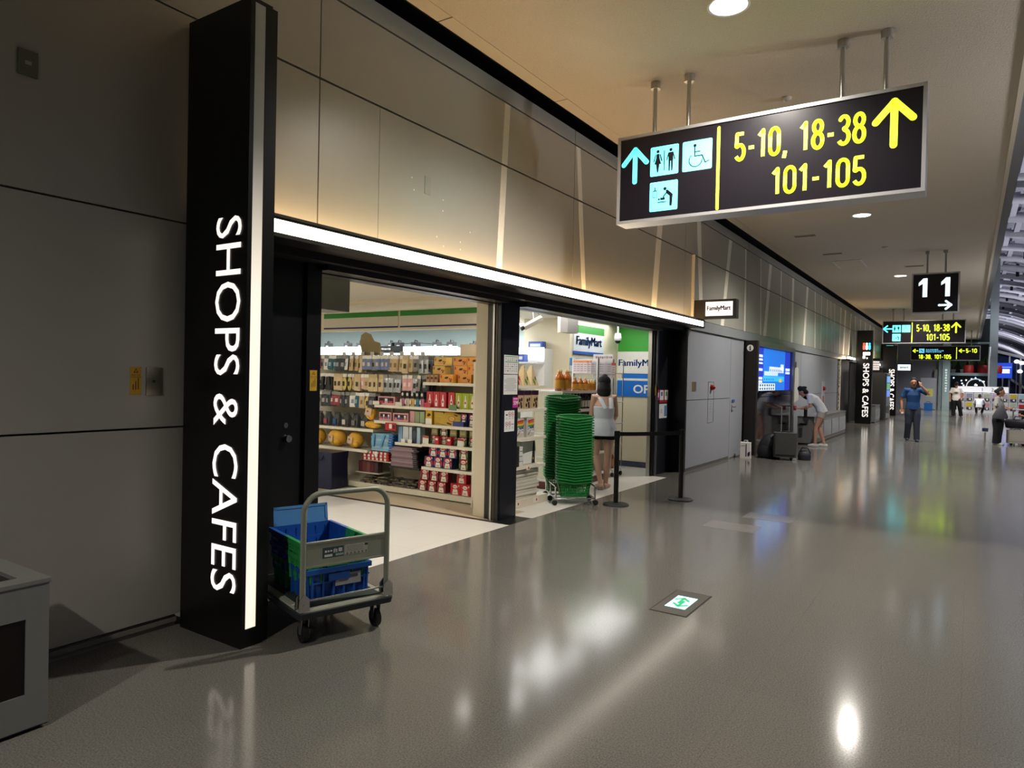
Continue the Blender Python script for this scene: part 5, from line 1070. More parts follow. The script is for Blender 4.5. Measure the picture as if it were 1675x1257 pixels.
# ================================================================== WALL ITEMS past the shop
t = thing('wall_door', 'grey flush metal door with lever handle and blue lock tag, left of the information kiosk', 'door', (W, 14.29, 0))
DM = mat('door_grey', '#a4a8b0', .4, .15)
MB().box(-.04, -.003, .008, .90, .02, 2.455, DM).obj('leaf', t); MB().box(-.05, .0, -.015, .006, 0, 2.47, M_PANELG).box(-.05, .0, .905, .93, 0, 2.47, M_PANELG).box(-.05, 0, .0, .91, 2.455, 2.472, M_PANELG).obj('frame', t)
MB().tube([(-.003, .12, 1.06), (.05, .12, 1.06), (.05, .23, 1.06)], .011, M_CHROME, 8).box(-.003, .004, .1, .14, .95, 1.1, M_CHROME).obj('lever_handle', t)
MB().box(-.003, .012, .1, .15, 1.16, 1.2, M_CHROME).box(.0, .012, .15, .3, 1.16, 1.21, hm('#3f5fae')).obj('lock_tag', t)
for zz in (.25, 1.2, 2.2): MB().tube([(.004, .893, zz-.05), (.004, .893, zz+.05)], .009, M_STEEL, 8).obj('hinge', t)
tag(MB().box(-.1, .06, -.02, .06, 0, .1, M_RUB).prism([(-.1, 0), (.1, 0), (.1, .16), (.04, .16)], -.02, .02, M_RUB).obj('door_stop', None, (-3.98, 15.12, 0)), 'small black block on the floor at the right edge of the grey door', 'door stop')
t = thing('fire_alarm', 'red fire alarm lamp on a tall recessed panel outline in the grey wall', 'fire alarm', (W, 13.02, 0))
MB().box(0, .006, -.17, -.165, .8, 1.57, hm('#7d7f82')).box(0, .006, .165, .17, .8, 1.57, hm('#7d7f82')).box(0, .006, -.17, .17, 1.565, 1.57, hm('#7d7f82')).box(0, .006, -.17, .17, .8, .805, hm('#7d7f82')).obj('panel_edge', t)
MB().loft([(0, 0, 1.46), (.02, 0, 1.46), (.06, 0, 1.46), (.085, 0, 1.46)], [.055, .052, .04, .015], mat('red_lamp', '#a5151c', .25, trans=.2), 16, side=(0, 1, 0)).obj('lamp', t)
for k in range(5): MB().quad((.002, .0, 1.2-.05*k), Y, Z, .08, .02, hm('#8e9092')).obj('lettering', t)
tag(MB().box(0, .008, -.1, .0, -.08, .08, mat('plate_brass', '#b59a66', .3, .7)).box(0, .008, .0, .1, -.08, .08, M_STEEL).obj('switch_plate', None, (W, 12.05, 1.48)), 'two-tone metal switch plate on the grey wall beside the fire alarm', 'switch plate')
# information kiosk
t = thing('information_kiosk', 'black information kiosk with a large lit blue floor map screen', 'kiosk', (0, 0, 0))
BRN = mat('kiosk_brown_black', '#1b1714', .35)
GLB = mat('kiosk_gloss_black', '#120e10', .07)
MB().box(-4.075, -3.82, 15.3, 15.42, 0, 2.47, BRN).obj('side_slab', t)
MB().disc((-3.965, 15.297, 2.31), X, Z, .07, .07, M_WHITE, 24).disc((-3.965, 15.2955, 2.345), X, Z, .013, .013, BRN, 12).quad((-3.965, 15.2955, 2.295), X, Z, .026, .06, BRN).quad((-3.965, 15.2955, 2.265), X, Z, .05, .014, BRN).quad((-3.972, 15.2955, 2.325), X, Z, .035, .012, BRN).obj('information_icon', t)
MB().box(-4.075, -3.83, 15.42, 19.05, 0, 1.25, GLB).box(-4.075, -3.83, 15.42, 19.05, 1.26, 1.36, GLB).obj('lower_panel', t)
MB().box(-4.075, -3.86, 15.42, 19.05, 1.36, 2.47, GLB).obj('upper_body', t)
MB().box(-3.87, -3.80, 18.9, 19.08, 0, 2.47, M_STEEL).box(-3.87, -3.80, 15.42, 18.9, 2.36, 2.47, M_STEEL).box(-3.855, -3.815, 15.42, 15.47, 1.36, 2.36, M_STEEL).obj('steel_frame', t)
sc = lambda a, b, c, d, col, s=1.0, dx=0.: MB().quad((-3.855+dx, 15.45+3.3*(a+b)/2, 1.39+.95*(c+d)/2), Y, Z, 3.3*(b-a), .95*(d-c), em(col, s))
sb = MB(); sb.box(-3.862, -3.856, 15.45, 18.75, 1.39, 2.34, em('#2479e6', .85)); sb.obj('screen', t)
sb = MB()
def S(a, b_, c, d, col, s=1.0, dx=.0): sb.quad((-3.853+dx, 15.45+3.3*(a+b_)/2, 1.39+.95*(c+d)/2), Y, Z, 3.3*(b_-a), .95*(d-c), em(col, s))
S(0, .17, .2, 1, '#2238b8', .9); S(.82, 1, .0, 1, '#2038c0', .9)
for z0, z1 in ((.78, .84), (.70, .75), (.62, .66), (.46, .52), (.26, .32), (.18, .24)): S(.02, .15, z0, z1, '#c9d8f4', 1, .001)
for z0, z1 in ((.50, .57), (.42, .48)): S(.84, .99, z0, z1, '#cfe0f8', 1, .001)
S(.2, .6, .36, .46, '#bcd6f2', 1); S(.34, .78, .44, .58, '#cfe0f2', 1, .001); S(.68, .78, .52, .66, '#cfe0f2', 1, .001); S(.17, .8, .22, .35, '#35b0ee', 1); S(.64, .72, .2, .29, '#d2b83a', 1, .002)
S(0, .52, .0, .17, '#d3e4f4', 1)
for r in range(2):
    for c in range(8): S(.02+.062*c, .055+.062*c, .02+.08*r, .07+.08*r, '#3a4a6a', .6, .002)
for c in range(7): S(.36+.055*c, .385+.055*c, .46, .52, '#7f7fae', .8, .003)
for c in range(5): S(.2+.06*c, .22+.06*c, .25, .29, '#1d4ea8', .8, .002)
sb.obj('map_graphics', t)
# bins below the wall past the kiosk
def sort_bins(x, y0, n, dy, wd, h, label):
    t = thing('sorting_bin', label, 'waste bin', (x, y0, 0))
    bm2 = mat('bin_grey2', '#8a8b88', .35, .3)
    for i in range(n):
        b = MB().box(-wd, 0, dy*i+.01, dy*(i+1)-.01, .03, h-.04, bm2).obj('body', t)
        MB().box(-.001, .012, dy*i+.06, dy*(i+1)-.06, .12, h-.16, mat('bin_door', '#a3a8ae', .2, .5)).obj('door', t)
        MB().box(-wd, .01, dy*i, dy*(i+1), h-.04, h, mat('bin_top', '#74767a', .3, .4)).obj('top', t)
    MB().box(-wd+.06, -wd+.22, -.003, .0, h*.68, h*.73, M_BLACK).obj('slot', t)
    MB().box(-wd+.02, -.02, .02, dy*n-.02, 0, .03, M_BLACK).obj('plinth', t)
sort_bins(-3.31, 19.1, 4, 1.35, .40, .72, 'row of grey sorting bins below the wall, beyond the bending girl')
sort_bins(-3.2, 31.8, 1, 1.7, .38, .72, 'grey sorting bin right behind the black pillar with icons')
t = thing('wall_poster', 'pale poster sheet hanging on the white wall above the grey sorting bins', 'poster', (W, 20.75, 1.0)); MB().prism([(-.5, 0), (.3, .1), (.2, 1.0), (-.4, 1.05)], 0, .006, hm('#c9c8c0'), o=(0, 0, 0), u=Y, v=Z, w=X).obj('sheet', t); MB().box(0, .03, -.45, -.2, 1.0, 1.15, hm('#3a3a3c')).obj('clip', t)
t = thing('fire_alarm', 'far red fire alarm lamp on a strip panel above the sorting bins', 'fire alarm', (W, 25.0, 0)); MB().box(0, .01, -.25, .25, .75, 1.65, hm('#b9bbbe')).obj('panel', t); MB().loft([(.01, 0, 1.4), (.08, 0, 1.4)], [.08, .04], mat('red_lamp'), 12, side=(0, 1, 0)).obj('lamp', t); MB().quad((.012, 0, 1.0), Y, Z, .2, .3, hm('#b03a3a')).obj('label', t)
# second shop front, dark; bright slats model the stacked reflections on its door frame
s2 = MB(); s2.box(W-.01, W+.012, 28.55, 30.7, 0, 2.47, M_BLACK); struct('wall_second_shop', s2)
for k in range(14): tag(MB().box(0, .03, 0, .28, 0, .12, mat('reflection_steel', '#d6d4cc', .2, .8)).obj('reflection_slat', None, (W, 27.98, .35+.15*k)), 'bright slat shaping a door frame reflection at the second shop front, %s from the bottom' % ORD[k], 'slat', 'slats shaping a door frame reflection')
MB().box(W-.02, W+.03, 28.3, 28.5, 0, 2.47, M_CREAM).obj('door_jamb', bpy.data.objects['wall_second_shop'])
# vending block before the farthest pillar
t = thing('vending_block', 'grey block with lit vending front between the two far black pillars', 'vending machine', (0, 0, 0))
MB().box(-3.9, -3.17, 35.0, 37.6, 0, 2.1, mat('vend_side', '#8d8c88', .45)).obj('body', t); MB().box(-3.17, -3.12, 35.15, 36.7, .05, 2.05, mat('vend_front', '#8d9298', .25, .4)).obj('front', t)
for i, c in enumerate(('#5f86e0', '#4f9a78', '#6f9fd8')): MB().box(-3.12, -3.1, 35.3, 36.5, 1.02+.32*i, 1.3+.32*i, em(c, .9)).obj('lit_panel', t)
MB().box(-3.12, -3.105, 35.4, 36.4, .3, .6, M_BLACK).obj('tray', t)
t = thing('shop_light_drum', 'lit curved sign drum above the grey vending block', 'sign', (-3.66, 34.2, 2.2)); MB().cyl(0, 0, 0, .38, .33, em('#f0e4da', .9), 20).obj('drum', t); MB().cyl(0, 0, .38, .5, .4, mat('drum_top', '#6d6d6d', .3, .6), 20).obj('cap', t)
for k in range(3): MB().cyl(0, 0, .08+.1*k, .1+.1*k, .334, hm('#b8a79c'), 20).obj('band', t)

# ================================================================== LUGGAGE by the kiosk
def suitcase(loc, rz, w_, d_, h_, m, label, handle=.5, hcol=M_STEEL):
    t = thing('suitcase', label, 'suitcase', loc, rz)
    b = MB(); b.frust(0, 0, .06, h_, w_/2, d_/2, w_/2, d_/2, m, .05, 4); b.obj('shell', t)
    MB().box(-w_/2+.03, w_/2-.03, -d_/2-.012, -d_/2, .12, h_-.16, m).obj('front_pocket', t)
    for q in (-1, 1):
        MB().box(q*w_/2-q*.1-.03, q*w_/2-q*.1+.03, -.04, .04, .02, .07, M_RUB).loft([(q*(w_/2-.1)-.015, 0, .03), (q*(w_/2-.1)+.015, 0, .03)], [.03, .03], M_RUB, 14).obj('wheel', t)
    if handle:
        for q in (-1, 1): MB().tube([(q*.075, d_/2-.05, h_-.02), (q*.075, d_/2-.05, h_+handle)], .011, hcol, 8).obj('handle_tube', t)
        MB().tube([(-.095, d_/2-.05, h_+handle), (.095, d_/2-.05, h_+handle)], .018, M_RUB, 8).obj('grip', t)
    MB().tube([(-.08, 0, h_-.01), (-.06, 0, h_+.025), (.06, 0, h_+.025), (.08, 0, h_-.01)], .011, M_RUB, 8).obj('carry_handle', t)
    return t
suitcase((-3.13, 14.95, 0), .25, .44, .26, .56, mat('charcoal_fabric', '#3b3c39', .75, bump=.2, bsc=200), 'charcoal fabric suitcase with raised silver handle before the information kiosk', .55, mat('handle_silver', '#d0d0d0', .25, .9))
t = thing('backpack', 'dark navy backpack on the floor left of the charcoal suitcase', 'backpack', (-3.50, 15.1, 0)); NVB = mat('navy_nylon', '#15171f', .6, bump=.3, bsc=30)
MB().loft([(0, 0, .0), (0, 0, .1), (.02, 0, .28), (.06, 0, .42), (.1, 0, .5)], [(.2, .14), (.22, .16), (.2, .15), (.14, .12), (.05, .05)], NVB, 16).obj('body', t); MB().loft([(-.02, -.15, .04), (-.02, -.17, .14), (0, -.15, .26)], [(.13, .04), (.14, .05), (.1, .03)], NVB, 12).obj('front_pocket', t); MB().tube([(.08, -.1, .45), (.16, -.16, .35), (.14, -.17, .1)], .016, NVB, 6).obj('strap', t)
t = thing('shoulder_bag', 'small black bag on the floor right of the charcoal suitcase', 'bag', (-2.80, 15.2, 0), .3); MB().loft([(0, 0, 0), (0, 0, .08), (0, 0, .17), (0, 0, .2)], [(.12, .08), (.13, .09), (.11, .07), (.05, .03)], NVB, 14).obj('body', t); MB().tube([(-.1, 0, .15), (-.05, -.06, .26), (.06, -.06, .25), (.12, 0, .14)], .012, NVB, 6).obj('strap', t)
t = thing('paper_bag', 'white carton bag with purple print on the floor below the kiosk slab', 'paper bag', (-3.845, 14.68, 0), .1); b = MB(); b.frust(0, 0, 0, .33, .105, .06, .1, .06, hm('#e4e1de', .6)); b.obj('bag', t); b = MB(); b.quad((.018, -.0615, .17), X, Z, .022, .26, hm('#4a3658')).p2([(.05, .04), (.095, .07), (.095, .15), (.05, .12)], (0, -.063, 0), X, Z, hm('#2c2344')).quad((-.04, -.0615, .26), X, Z, .07, .02, hm('#b0aab8')); b.obj('print', t)
for q in (-1, 1): MB().tube([(-.04, q*.06, .32), (-.03, q*.05, .37), (.03, q*.05, .37), (.04, q*.06, .32)], .004, hm('#d8d4d0'), 6).obj('handle', t)

# ================================================================== PEOPLE
SKIN = mat('skin_light', '#c99a80', .5, var=.05, sc=8); SKIN2 = mat('skin_tan', '#a87658', .5, var=.05, sc=8)
HAIR = mat('black_hair', '#0d0b0c', .7, var=.3, sc=40)
def remesh(b, name, parent, vox, m, smooth=4):
    o = b.obj(name, parent); md = o.modifiers.new('r', 'REMESH'); md.mode = 'VOXEL'; md.voxel_size = vox; md.use_smooth_shade = True
    sm = o.modifiers.new('s', 'SMOOTH'); sm.factor = .5; sm.iterations = smooth
    dg = bpy.context.evaluated_depsgraph_get(); me = bpy.data.meshes.new_from_object(o.evaluated_get(dg)); me.name = name
    o.modifiers.clear(); o.data = me; me.materials.clear(); me.materials.append(m)
    for p in me.polygons: p.material_index = 0; p.use_smooth = True
    return o
def V(*a): return Vector(a)
def lerp(a, b, f): return a+(b-a)*f
def person(name, label, loc, rz, s, J, skin, shirt, pants, shoes, vox=.009, sleeve=.75, hem=.90, legcut=1.0, shirt_fl=1.0, pants_w=1.0, top='tee', hair='short', face=(0, 0), cap=None, curl=.5, hairm=None, strap_dir=1):
    t = thing(name, label, 'person', loc, rz)
    D = dict(hip=V(0, 0, .92), waist=V(0, 0, 1.06), chest=V(0, 0, 1.25), neck=V(0, .005, 1.43), head=V(0, -.015, 1.575),
             sL=V(-.175, 0, 1.385), sR=V(.175, 0, 1.385), eL=V(-.225, .01, 1.12), eR=V(.225, .01, 1.12), wL=V(-.235, -.03, .88), wR=V(.235, -.03, .88),
             hL=V(-.085, 0, .89), hR=V(.085, 0, .89), kL=V(-.09, -.01, .48), kR=V(.09, -.01, .48), aL=V(-.09, .02, .08), aR=V(.09, .02, .08),
             tL=V(-.01, -1, 0), tR=V(.01, -1, 0), dL=V(0, -.1, -1), dR=V(0, -.1, -1))
    D.update({k: V(*v) for k, v in J.items()}); S_ = lambda p: p*s
    P = {k: (v*s if k not in ('tL', 'tR', 'dL', 'dR') else v.normalized()) for k, v in D.items()}
    b = MB()
    m = skin; r = lambda *q: [tuple(x*s for x in e) if isinstance(e, tuple) else e*s for e in q]
    side = (P['sR']-P['sL']).normalized()
    b.loft([lerp(P['hip'], P['waist'], -.5), P['hip'], P['waist'], P['chest'], lerp(P['chest'], P['neck'], .7), P['neck']], r((.12, .09), (.155, .105), (.125, .09), (.15, .105), (.13, .075), (.06, .055)), m, 14, side=side)
    b.loft([lerp(P['chest'], P['neck'], .8), P['neck'], lerp(P['neck'], P['head'], .75)], r(.075, .055, .052), m, 12)
    # head with jaw, nose, ears
    R = Matrix.Rotation(face[0], 3, 'Z') @ Matrix.Rotation(face[1], 3, 'X'); H = P['head']; hp_ = lambda x, y, z: H+R @ V(x*s, y*s, z*s)
    b.loft([hp_(0, .0, -.085), hp_(0, -.01, -.05), hp_(0, .0, .0), hp_(0, .005, .05), hp_(0, .008, .095)], r((.045, .06), (.062, .082), (.074, .094), (.073, .094), (.05, .065)), m, 14, side=R @ V(1, 0, 0), dome=True)
    b.loft([hp_(0, -.05, -.075), hp_(0, -.07, -.1)], r(.038, .026), m, 10, dome=True)
    b.loft([hp_(0, -.088, .02), hp_(0, -.108, -.018), hp_(0, -.092, -.03)], r(.010, .016, .016), m, 8, dome=True)
    for q in (-1, 1): b.loft([hp_(q*.076, .0, .02), hp_(q*.08, .012, -.025)], r((.012, .02), (.010, .014)), m, 8, dome=True)
    for q, e in ((-1, 'L'), (1, 'R')):
        sh, el, wr, hd = P['s'+e], P['e'+e], P['w'+e], P['d'+e]
        b.loft([lerp(P['chest'], P['neck'], .62)+side*q*.06*s, sh, lerp(sh, el, .5), el, lerp(el, wr, .35), wr], r(.07, .056, .046, .039, .04, .027), m, 10, side=(.3, .9, .3), dome=True)
        kn, an = P['k'+e], P['a'+e]; hj = P['h'+e]
        b.loft([hj+V(0, 0, .02*s), lerp(hj, kn, .3), lerp(hj, kn, .8), kn, lerp(kn, an, .3), lerp(kn, an, .75), an], r(.088, .085, .06, .054, .055, .04, .036), m, 12, dome=True)
        td = P['t'+e]; b.loft([an+V(0, 0, -.03*s)-td*.04*s, an+td*.05*s+V(0, 0, -.04*s), an+td*.13*s+V(0, 0, -.055*s)], r((.03, .03), (.036, .028), (.036, .018)), m, 10, side=V(-td.y, td.x, 0), dome=True)
        # hand: palm, four bent fingers, thumb
        lat = hd.cross(V(0, 1, 0) if abs(hd.y) < .8 else V(0, 0, 1)).normalized(); pn = lat.cross(hd).normalized()
        pc_ = wr+hd*.09*s; b.loft([wr-hd*.01*s, wr+hd*.045*s, pc_], r((.024, .018), (.038, .017), (.040, .013)), m, 10, side=lat, dome=True)
        for k, ln in enumerate((.066, .078, .074, .058)):
            o_ = pc_+lat*(-.030+.02*k)*s-hd*.02*s; f1 = (hd+pn*curl*.35*q).normalized(); f2 = (hd+pn*curl*1.1*q).normalized()
            b.loft([o_, o_+f1*ln*.55*s+hd*.015*s, o_+f1*ln*.55*s+hd*.015*s+f2*ln*.5*s], r(.0095, .009, .0075), m, 7, dome=True)
        o_ = wr+hd*.03*s-lat*.026*s; b.loft([o_, o_+(hd*.6-lat*.7).normalized()*.035*s, o_+(hd*.6-lat*.7).normalized()*.035*s+(hd+pn*.3*q).normalized()*.03*s], r(.013, .011, .009), m, 7, dome=True)
    body = remesh(b, 'body', t, vox*s, skin, 2)
    # shirt
    b = MB()
    f = shirt_fl; hz = P['hip']+(P['hip']-P['waist']).normalized()*(.92-hem)*s*1.0
    if top == 'tee':
        b.loft([hz, lerp(hz, P['waist'], .5), P['waist'], P['chest'], lerp(P['chest'], P['neck'], .62), lerp(P['chest'], P['neck'], .88)], r((.175*f, .125*f), (.17*f, .122*f), (.155*(1+f)/2, .115*(1+f)/2), (.178, .128), (.158, .098), (.08, .068)), shirt, 18, side=side)
        for q, e in ((-1, 'L'), (1, 'R')):
            sh, el = P['s'+e], P['e'+e]; b.loft([lerp(P['chest'], P['neck'], .6)+side*q*.07*s, sh, lerp(sh, el, sleeve*.6), lerp(sh, el, sleeve)], r(.085, .075, .068, .070), shirt, 12, side=(.3, .9, .3))
    else:
        tp_ = lerp(P['waist'], P['chest'], .95)
        b.loft([hz, lerp(hz, P['waist'], .5), P['waist'], tp_], r((.20*f, .15*f), (.18*f, .13*f), (.15, .112), (.165, .12)), shirt, 22, side=side)
    remesh(b, 'shirt', t, vox*.9*s, shirt, 3)
    if top != 'tee':
        sb = MB()
        for q, e in ((-1, 'L'), (1, 'R')):
            up_ = P['s'+e]-side*q*.055*s+V(0, 0, .045*s); bk = lerp(P['waist'], P['chest'], .8)+V(0, .118*s, 0)+side*q*(.11 if q < 0 else -.02)*s; ft = tp_+V(0, -.112*s, 0)+side*q*.09*s
            sb.loft([bk, lerp(bk, up_, .55)+V(0, .035*s, 0), up_, lerp(up_, ft, .5)+V(0, -.03*s, 0), ft], r(*[(.034, .008)]*5), shirt, 8, side=side)
        sb.obj('strap', t)
    # trousers or shorts
    b = MB(); w_ = pants_w
    b.loft([lerp(P['hip'], P['waist'], .35), P['hip'], P['hip']+(P['hip']-P['waist']).normalized()*.06*s], r((.145, .105), (.17, .122), (.15, .115)), pants, 16, side=side)
    for e in 'LR':
        hj, kn, an = P['h'+e], P['k'+e], P['a'+e]
        if legcut < 1: b.loft([hj+V(0, 0, .02*s), lerp(hj, kn, legcut*.5), lerp(hj, kn, legcut)], r(.105, .102*w_, .1*w_), pants, 14)
        else: b.loft([hj+V(0, 0, .02*s), lerp(hj, kn, .4), kn, lerp(kn, an, .5), an+V(0, 0, -.035*s)], r(.1, .095*w_, .075*w_, .068*w_, .066*w_), pants, 14)
    remesh(b, 'trousers' if legcut >= 1 else 'shorts', t, vox*.9*s, pants, 3)
    for e in 'LR':
        an, td = P['a'+e], P['t'+e]; q = V(-td.y, td.x, 0); b = MB(); z0 = V(0, 0, -.045*s)
        b.loft([an+z0-td*.055*s, an+z0*.9+td*.0*s, an+z0+td*.08*s, an+z0*1.15+td*.155*s], r((.034, .034), (.04, .044), (.046, .036), (.036, .022)), shoes, 12, side=q, dome=True)
        b.loft([an+V(0, 0, -.072*s)-td*.07*s, an+V(0, 0, -.072*s)+td*.06*s, an+V(0, 0, -.072*s)+td*.165*s], r((.038, .009), (.047, .009), (.036, .009)), shoes if 'dark' in shoes.name else hm('#c9c6c0'), 12, side=q, dome=True); b.obj('shoe', t)
    # hair, eyes, mouth
    hmz = hairm or HAIR; b = MB(); sd = R @ V(1, 0, 0)
    if hair == 'short': b.loft([hp_(0, .055, -.04), hp_(0, .035, .02), hp_(0, .018, .065), hp_(0, .012, .095)], r((.066, .05), (.08, .076), (.08, .09), (.07, .08)), hmz, 14, side=sd, dome=True)
    elif hair == 'bob': b.loft([hp_(0, .045, -.165), hp_(0, .045, -.10), hp_(0, .03, -.01), hp_(0, .02, .06), hp_(0, .012, .105)], r((.10, .065), (.108, .08), (.098, .088), (.088, .097), (.055, .07)), hmz, 16, side=sd, dome=True)
    elif hair == 'long':
        b.loft([hp_(0, .05, -.06), hp_(0, .03, .02), hp_(0, .015, .07), hp_(0, .01, .115)], r((.085, .07), (.088, .088), (.082, .095), (.05, .065)), hmz, 16, side=sd, dome=True)
        b.loft([hp_(-.05, -.03, .0), hp_(-.07, -.06, -.1), hp_(-.06, -.05, -.2)], r((.03, .04), (.045, .05), (.02, .03)), hmz, 10, dome=True); b.loft([hp_(.0, .09, .06), hp_(0, .13, .03)], r(.045, .03), hmz, 10, dome=True)
    elif hair == 'bun':
        b.loft([hp_(0, .05, -.06), hp_(0, .035, .02), hp_(0, .018, .07), hp_(0, .01, .112)], r((.075, .055), (.086, .083), (.082, .094), (.055, .07)), hmz, 14, side=sd, dome=True); b.loft([hp_(0, .095, .02), hp_(0, .125, .01)], r(.058, .052), hmz, 12, dome=True)
    remesh(b, 'hair', t, .009*s, hmz, 2)
    for q in (-1, 1): MB().ell(hp_(q*.032, -.086, .018), (.012*s, .008*s, .007*s), hm('#1c1514'), 8, 6).obj('eye', t)
    MB().ell(hp_(0, -.093, -.055), (.02*s, .007*s, .006*s), hm('#8f4f48'), 8, 6).obj('mouth', t)
    if cap:
        b = MB(); b.loft([hp_(0, .012, .02), hp_(0, .012, .065), hp_(0, .012, .10), hp_(0, .012, .122), hp_(0, .012, .132)], r((.097, .116), (.096, .112), (.08, .094), (.052, .06), (.015, .018)), cap, 18, side=sd)
        b.prism([(-.075, -.07), (.075, -.07), (.06, -.16), (.0, -.185), (-.06, -.16)], .032, .042, cap, o=H, u=R @ V(s, 0, 0), v=R @ V(0, s, 0), w=R @ V(0, 0, s)); b.obj('cap', t)
    return t, P, hp_
WHT_C = mat('white_cotton', '#dfe3e8', .8, bump=.35, bsc=18); BLK_C = mat('black_cotton', '#0b0b0e', .9, bump=.2, bsc=20)
# woman in the shop, back to the viewer
person('person', 'woman in black cap, white strappy top and black shorts at the bottle shelves', (-4.42, 9.15, 0), math.radians(208), .955,
       dict(head=(.0, -.075, 1.575), neck=(0, -.02, 1.43), sL=(-.15, 0, 1.385), sR=(.15, 0, 1.385), eL=(-.185, -.05, 1.10), wL=(-.13, -.27, 1.0), eR=(.19, -.04, 1.10), wR=(.14, -.25, 1.0), dL=(.4, -.9, .0), dR=(-.4, -.9, .0), kL=(-.075, -.0, .48), aL=(-.05, .0, .08), kR=(.11, -.02, .49), aR=(.03, .14, .09), tL=(-.3, -.9, 0), tR=(.3, -.9, 0)),
       mat('skin_pale', '#d9ae96', .5, var=.04, sc=8), WHT_C, BLK_C, mat('beige_shoe', '#c4a58f', .6), .0075, hem=.80, legcut=.36, shirt_fl=1.12, top='straps', hair='bob', face=(-.1, .2), cap=BLK_C)
# girl bending over the bins, profile to the left
person('person', 'girl in white shirt and pale shorts bending over the grey sorting bins', (-3.12, 18.72, 0), math.radians(-84), .97,
       dict(hip=(0, .06, .90), waist=(0, .0, 1.04), chest=(0, -.13, 1.20), neck=(0, -.30, 1.32), head=(0, -.42, 1.40), sL=(-.165, -.23, 1.28), sR=(.165, -.23, 1.28), eL=(-.2, -.22, 1.02), eR=(.2, -.2, 1.02), wL=(-.14, -.44, .97), wR=(.15, -.42, .96), dL=(.1, -1, 0), dR=(-.1, -1, 0),
            hL=(-.085, .06, .88), hR=(.085, .06, .88), kL=(-.085, .0, .47), kR=(.09, -.07, .48), aL=(-.085, .12, .08), aR=(.09, -.08, .08)), SKIN, WHT_C, mat('pale_shorts', '#b9b3a8', .8), mat('white_shoe', '#d8d6d0', .6), .009, sleeve=.7, hem=.88, legcut=.33, shirt_fl=1.06, hair='long', face=(0, .75))
t = thing('drink_cup', 'small red cup held in the hand of the bending girl', 'cup', (-3.70, 18.70, .88)); MB().lathe([(0, 0), (.035, .0), (.045, .12), (.04, .12), (.0, .02)], mat('red_cup', '#b04a52', .35), 14).obj('cup', t); MB().cyl(0, 0, .118, .13, .047, M_WHITE, 14).obj('lid', t)
t = thing('wrist_pouch', 'small black pouch hanging from the arm of the bending girl', 'pouch', (-3.40, 18.47, .72)); MB().box(-.04, .04, -.02, .02, 0, .2, BLK_C, .01).obj('body', t); MB().tube([(-.03, 0, .2), (0, 0, .29), (.03, 0, .2)], .006, BLK_C, 6).obj('strap', t)
# man in blue polo, walking, phone at his ear
BLU_P = mat('blue_polo', '#17406f', .75, bump=.25, bsc=20); JEAN = mat('dark_jeans', '#2a2f3a', .8, bump=.2, bsc=60)
tman, Pm, hpm = person('person', 'man in blue polo shirt and dark jeans walking with a hand raised to his face', (-1.33, 22.6, 0), math.radians(8), 1.04,
       dict(sL=(-.19, 0, 1.385), sR=(.19, 0, 1.385), eL=(-.27, .0, 1.12), wL=(-.27, -.08, .88), eR=(.36, -.1, 1.28), wR=(.165, -.17, 1.50), dR=(-.55, .12, .7), dL=(.1, -.2, -1), kL=(-.10, -.03, .48), aL=(-.12, .10, .10), kR=(.09, -.06, .48), aR=(.10, -.09, .08), hip=(0, 0, .92)),
       SKIN2, BLU_P, JEAN, mat('dark_shoe', '#1d222c', .5), .009, sleeve=.78, hem=.86, shirt_fl=1.03, pants_w=1.12, hair='short', curl=1.0)
tag(MB().box(-.035, .035, -.006, .006, -.07, .07, M_RUB, .004).obj('mobile_phone', None, (-1.215, 22.37, 1.655), (0.1, -.4, .9)), 'dark mobile phone held at the face of the man in blue', 'phone')
MB().tube([hpm(-.08, -.0, .025), hpm(-.062, -.1, .02), hpm(-.01, -.105, .02), hpm(.01, -.105, .02), hpm(.062, -.1, .02), hpm(.08, 0, .025)], .004, M_RUB, 6).obj('spectacles', tman)
b = MB(); b.prism([(-.075, 0), (.075, 0), (.06, .04), (-.06, .04)], -.055, .05, BLU_P, o=Pm['neck']+V(0, 0, -.01), u=X, v=Z, w=Y); b.obj('collar', tman)
# man in white tee and cap
tw, Pw, _ = person('person', 'man in black cap, white printed tee and black trousers walking far down the corridor', (-.58, 42.3, 0), math.radians(-5), 1.03,
       dict(eL=(-.27, .0, 1.12), wL=(-.25, -.05, .88), eR=(.28, .0, 1.12), wR=(.2, -.06, .93), kR=(.16, -.05, .48), aR=(.22, .02, .08), aL=(-.1, -.04, .08)), SKIN2, mat('cream_tee', '#ded5cd', .8, bump=.3, bsc=15), BLK_C, mat('dark_shoe'), .012, sleeve=.8, hem=.80, shirt_fl=1.12, pants_w=1.3, hair='short', cap=BLK_C)
MB().disc((0, -.142, 1.22), X, Z, .11, .06, hm('#8a7d55'), 16).disc((0, -.1425, 1.22), X, Z, .06, .03, hm('#3b3a30'), 12).obj('shirt_print', tw)
# squatting person
person('person', 'person in white shirt squatting with back turned before the capsule machines', (.47, 48.6, 0), math.radians(175), 1.0,
       dict(hip=(0, .12, .36), waist=(0, .1, .50), chest=(0, -.02, .68), neck=(0, -.12, .84), head=(0, -.17, .97), sL=(-.18, -.08, .79), sR=(.18, -.08, .79), eL=(-.28, -.2, .58), eR=(.28, -.2, .58), wL=(-.2, -.4, .5), wR=(.2, -.4, .5), dL=(0, -1, 0), dR=(0, -1, 0), hL=(-.1, .1, .35), hR=(.1, .1, .35), kL=(-.2, -.25, .48), kR=(.2, -.25, .48), aL=(-.13, -.02, .08), aR=(.13, -.02, .08)), SKIN2, WHT_C, BLK_C, mat('dark_shoe'), .012, sleeve=.95, hem=.90, hair='short', face=(0, .3))
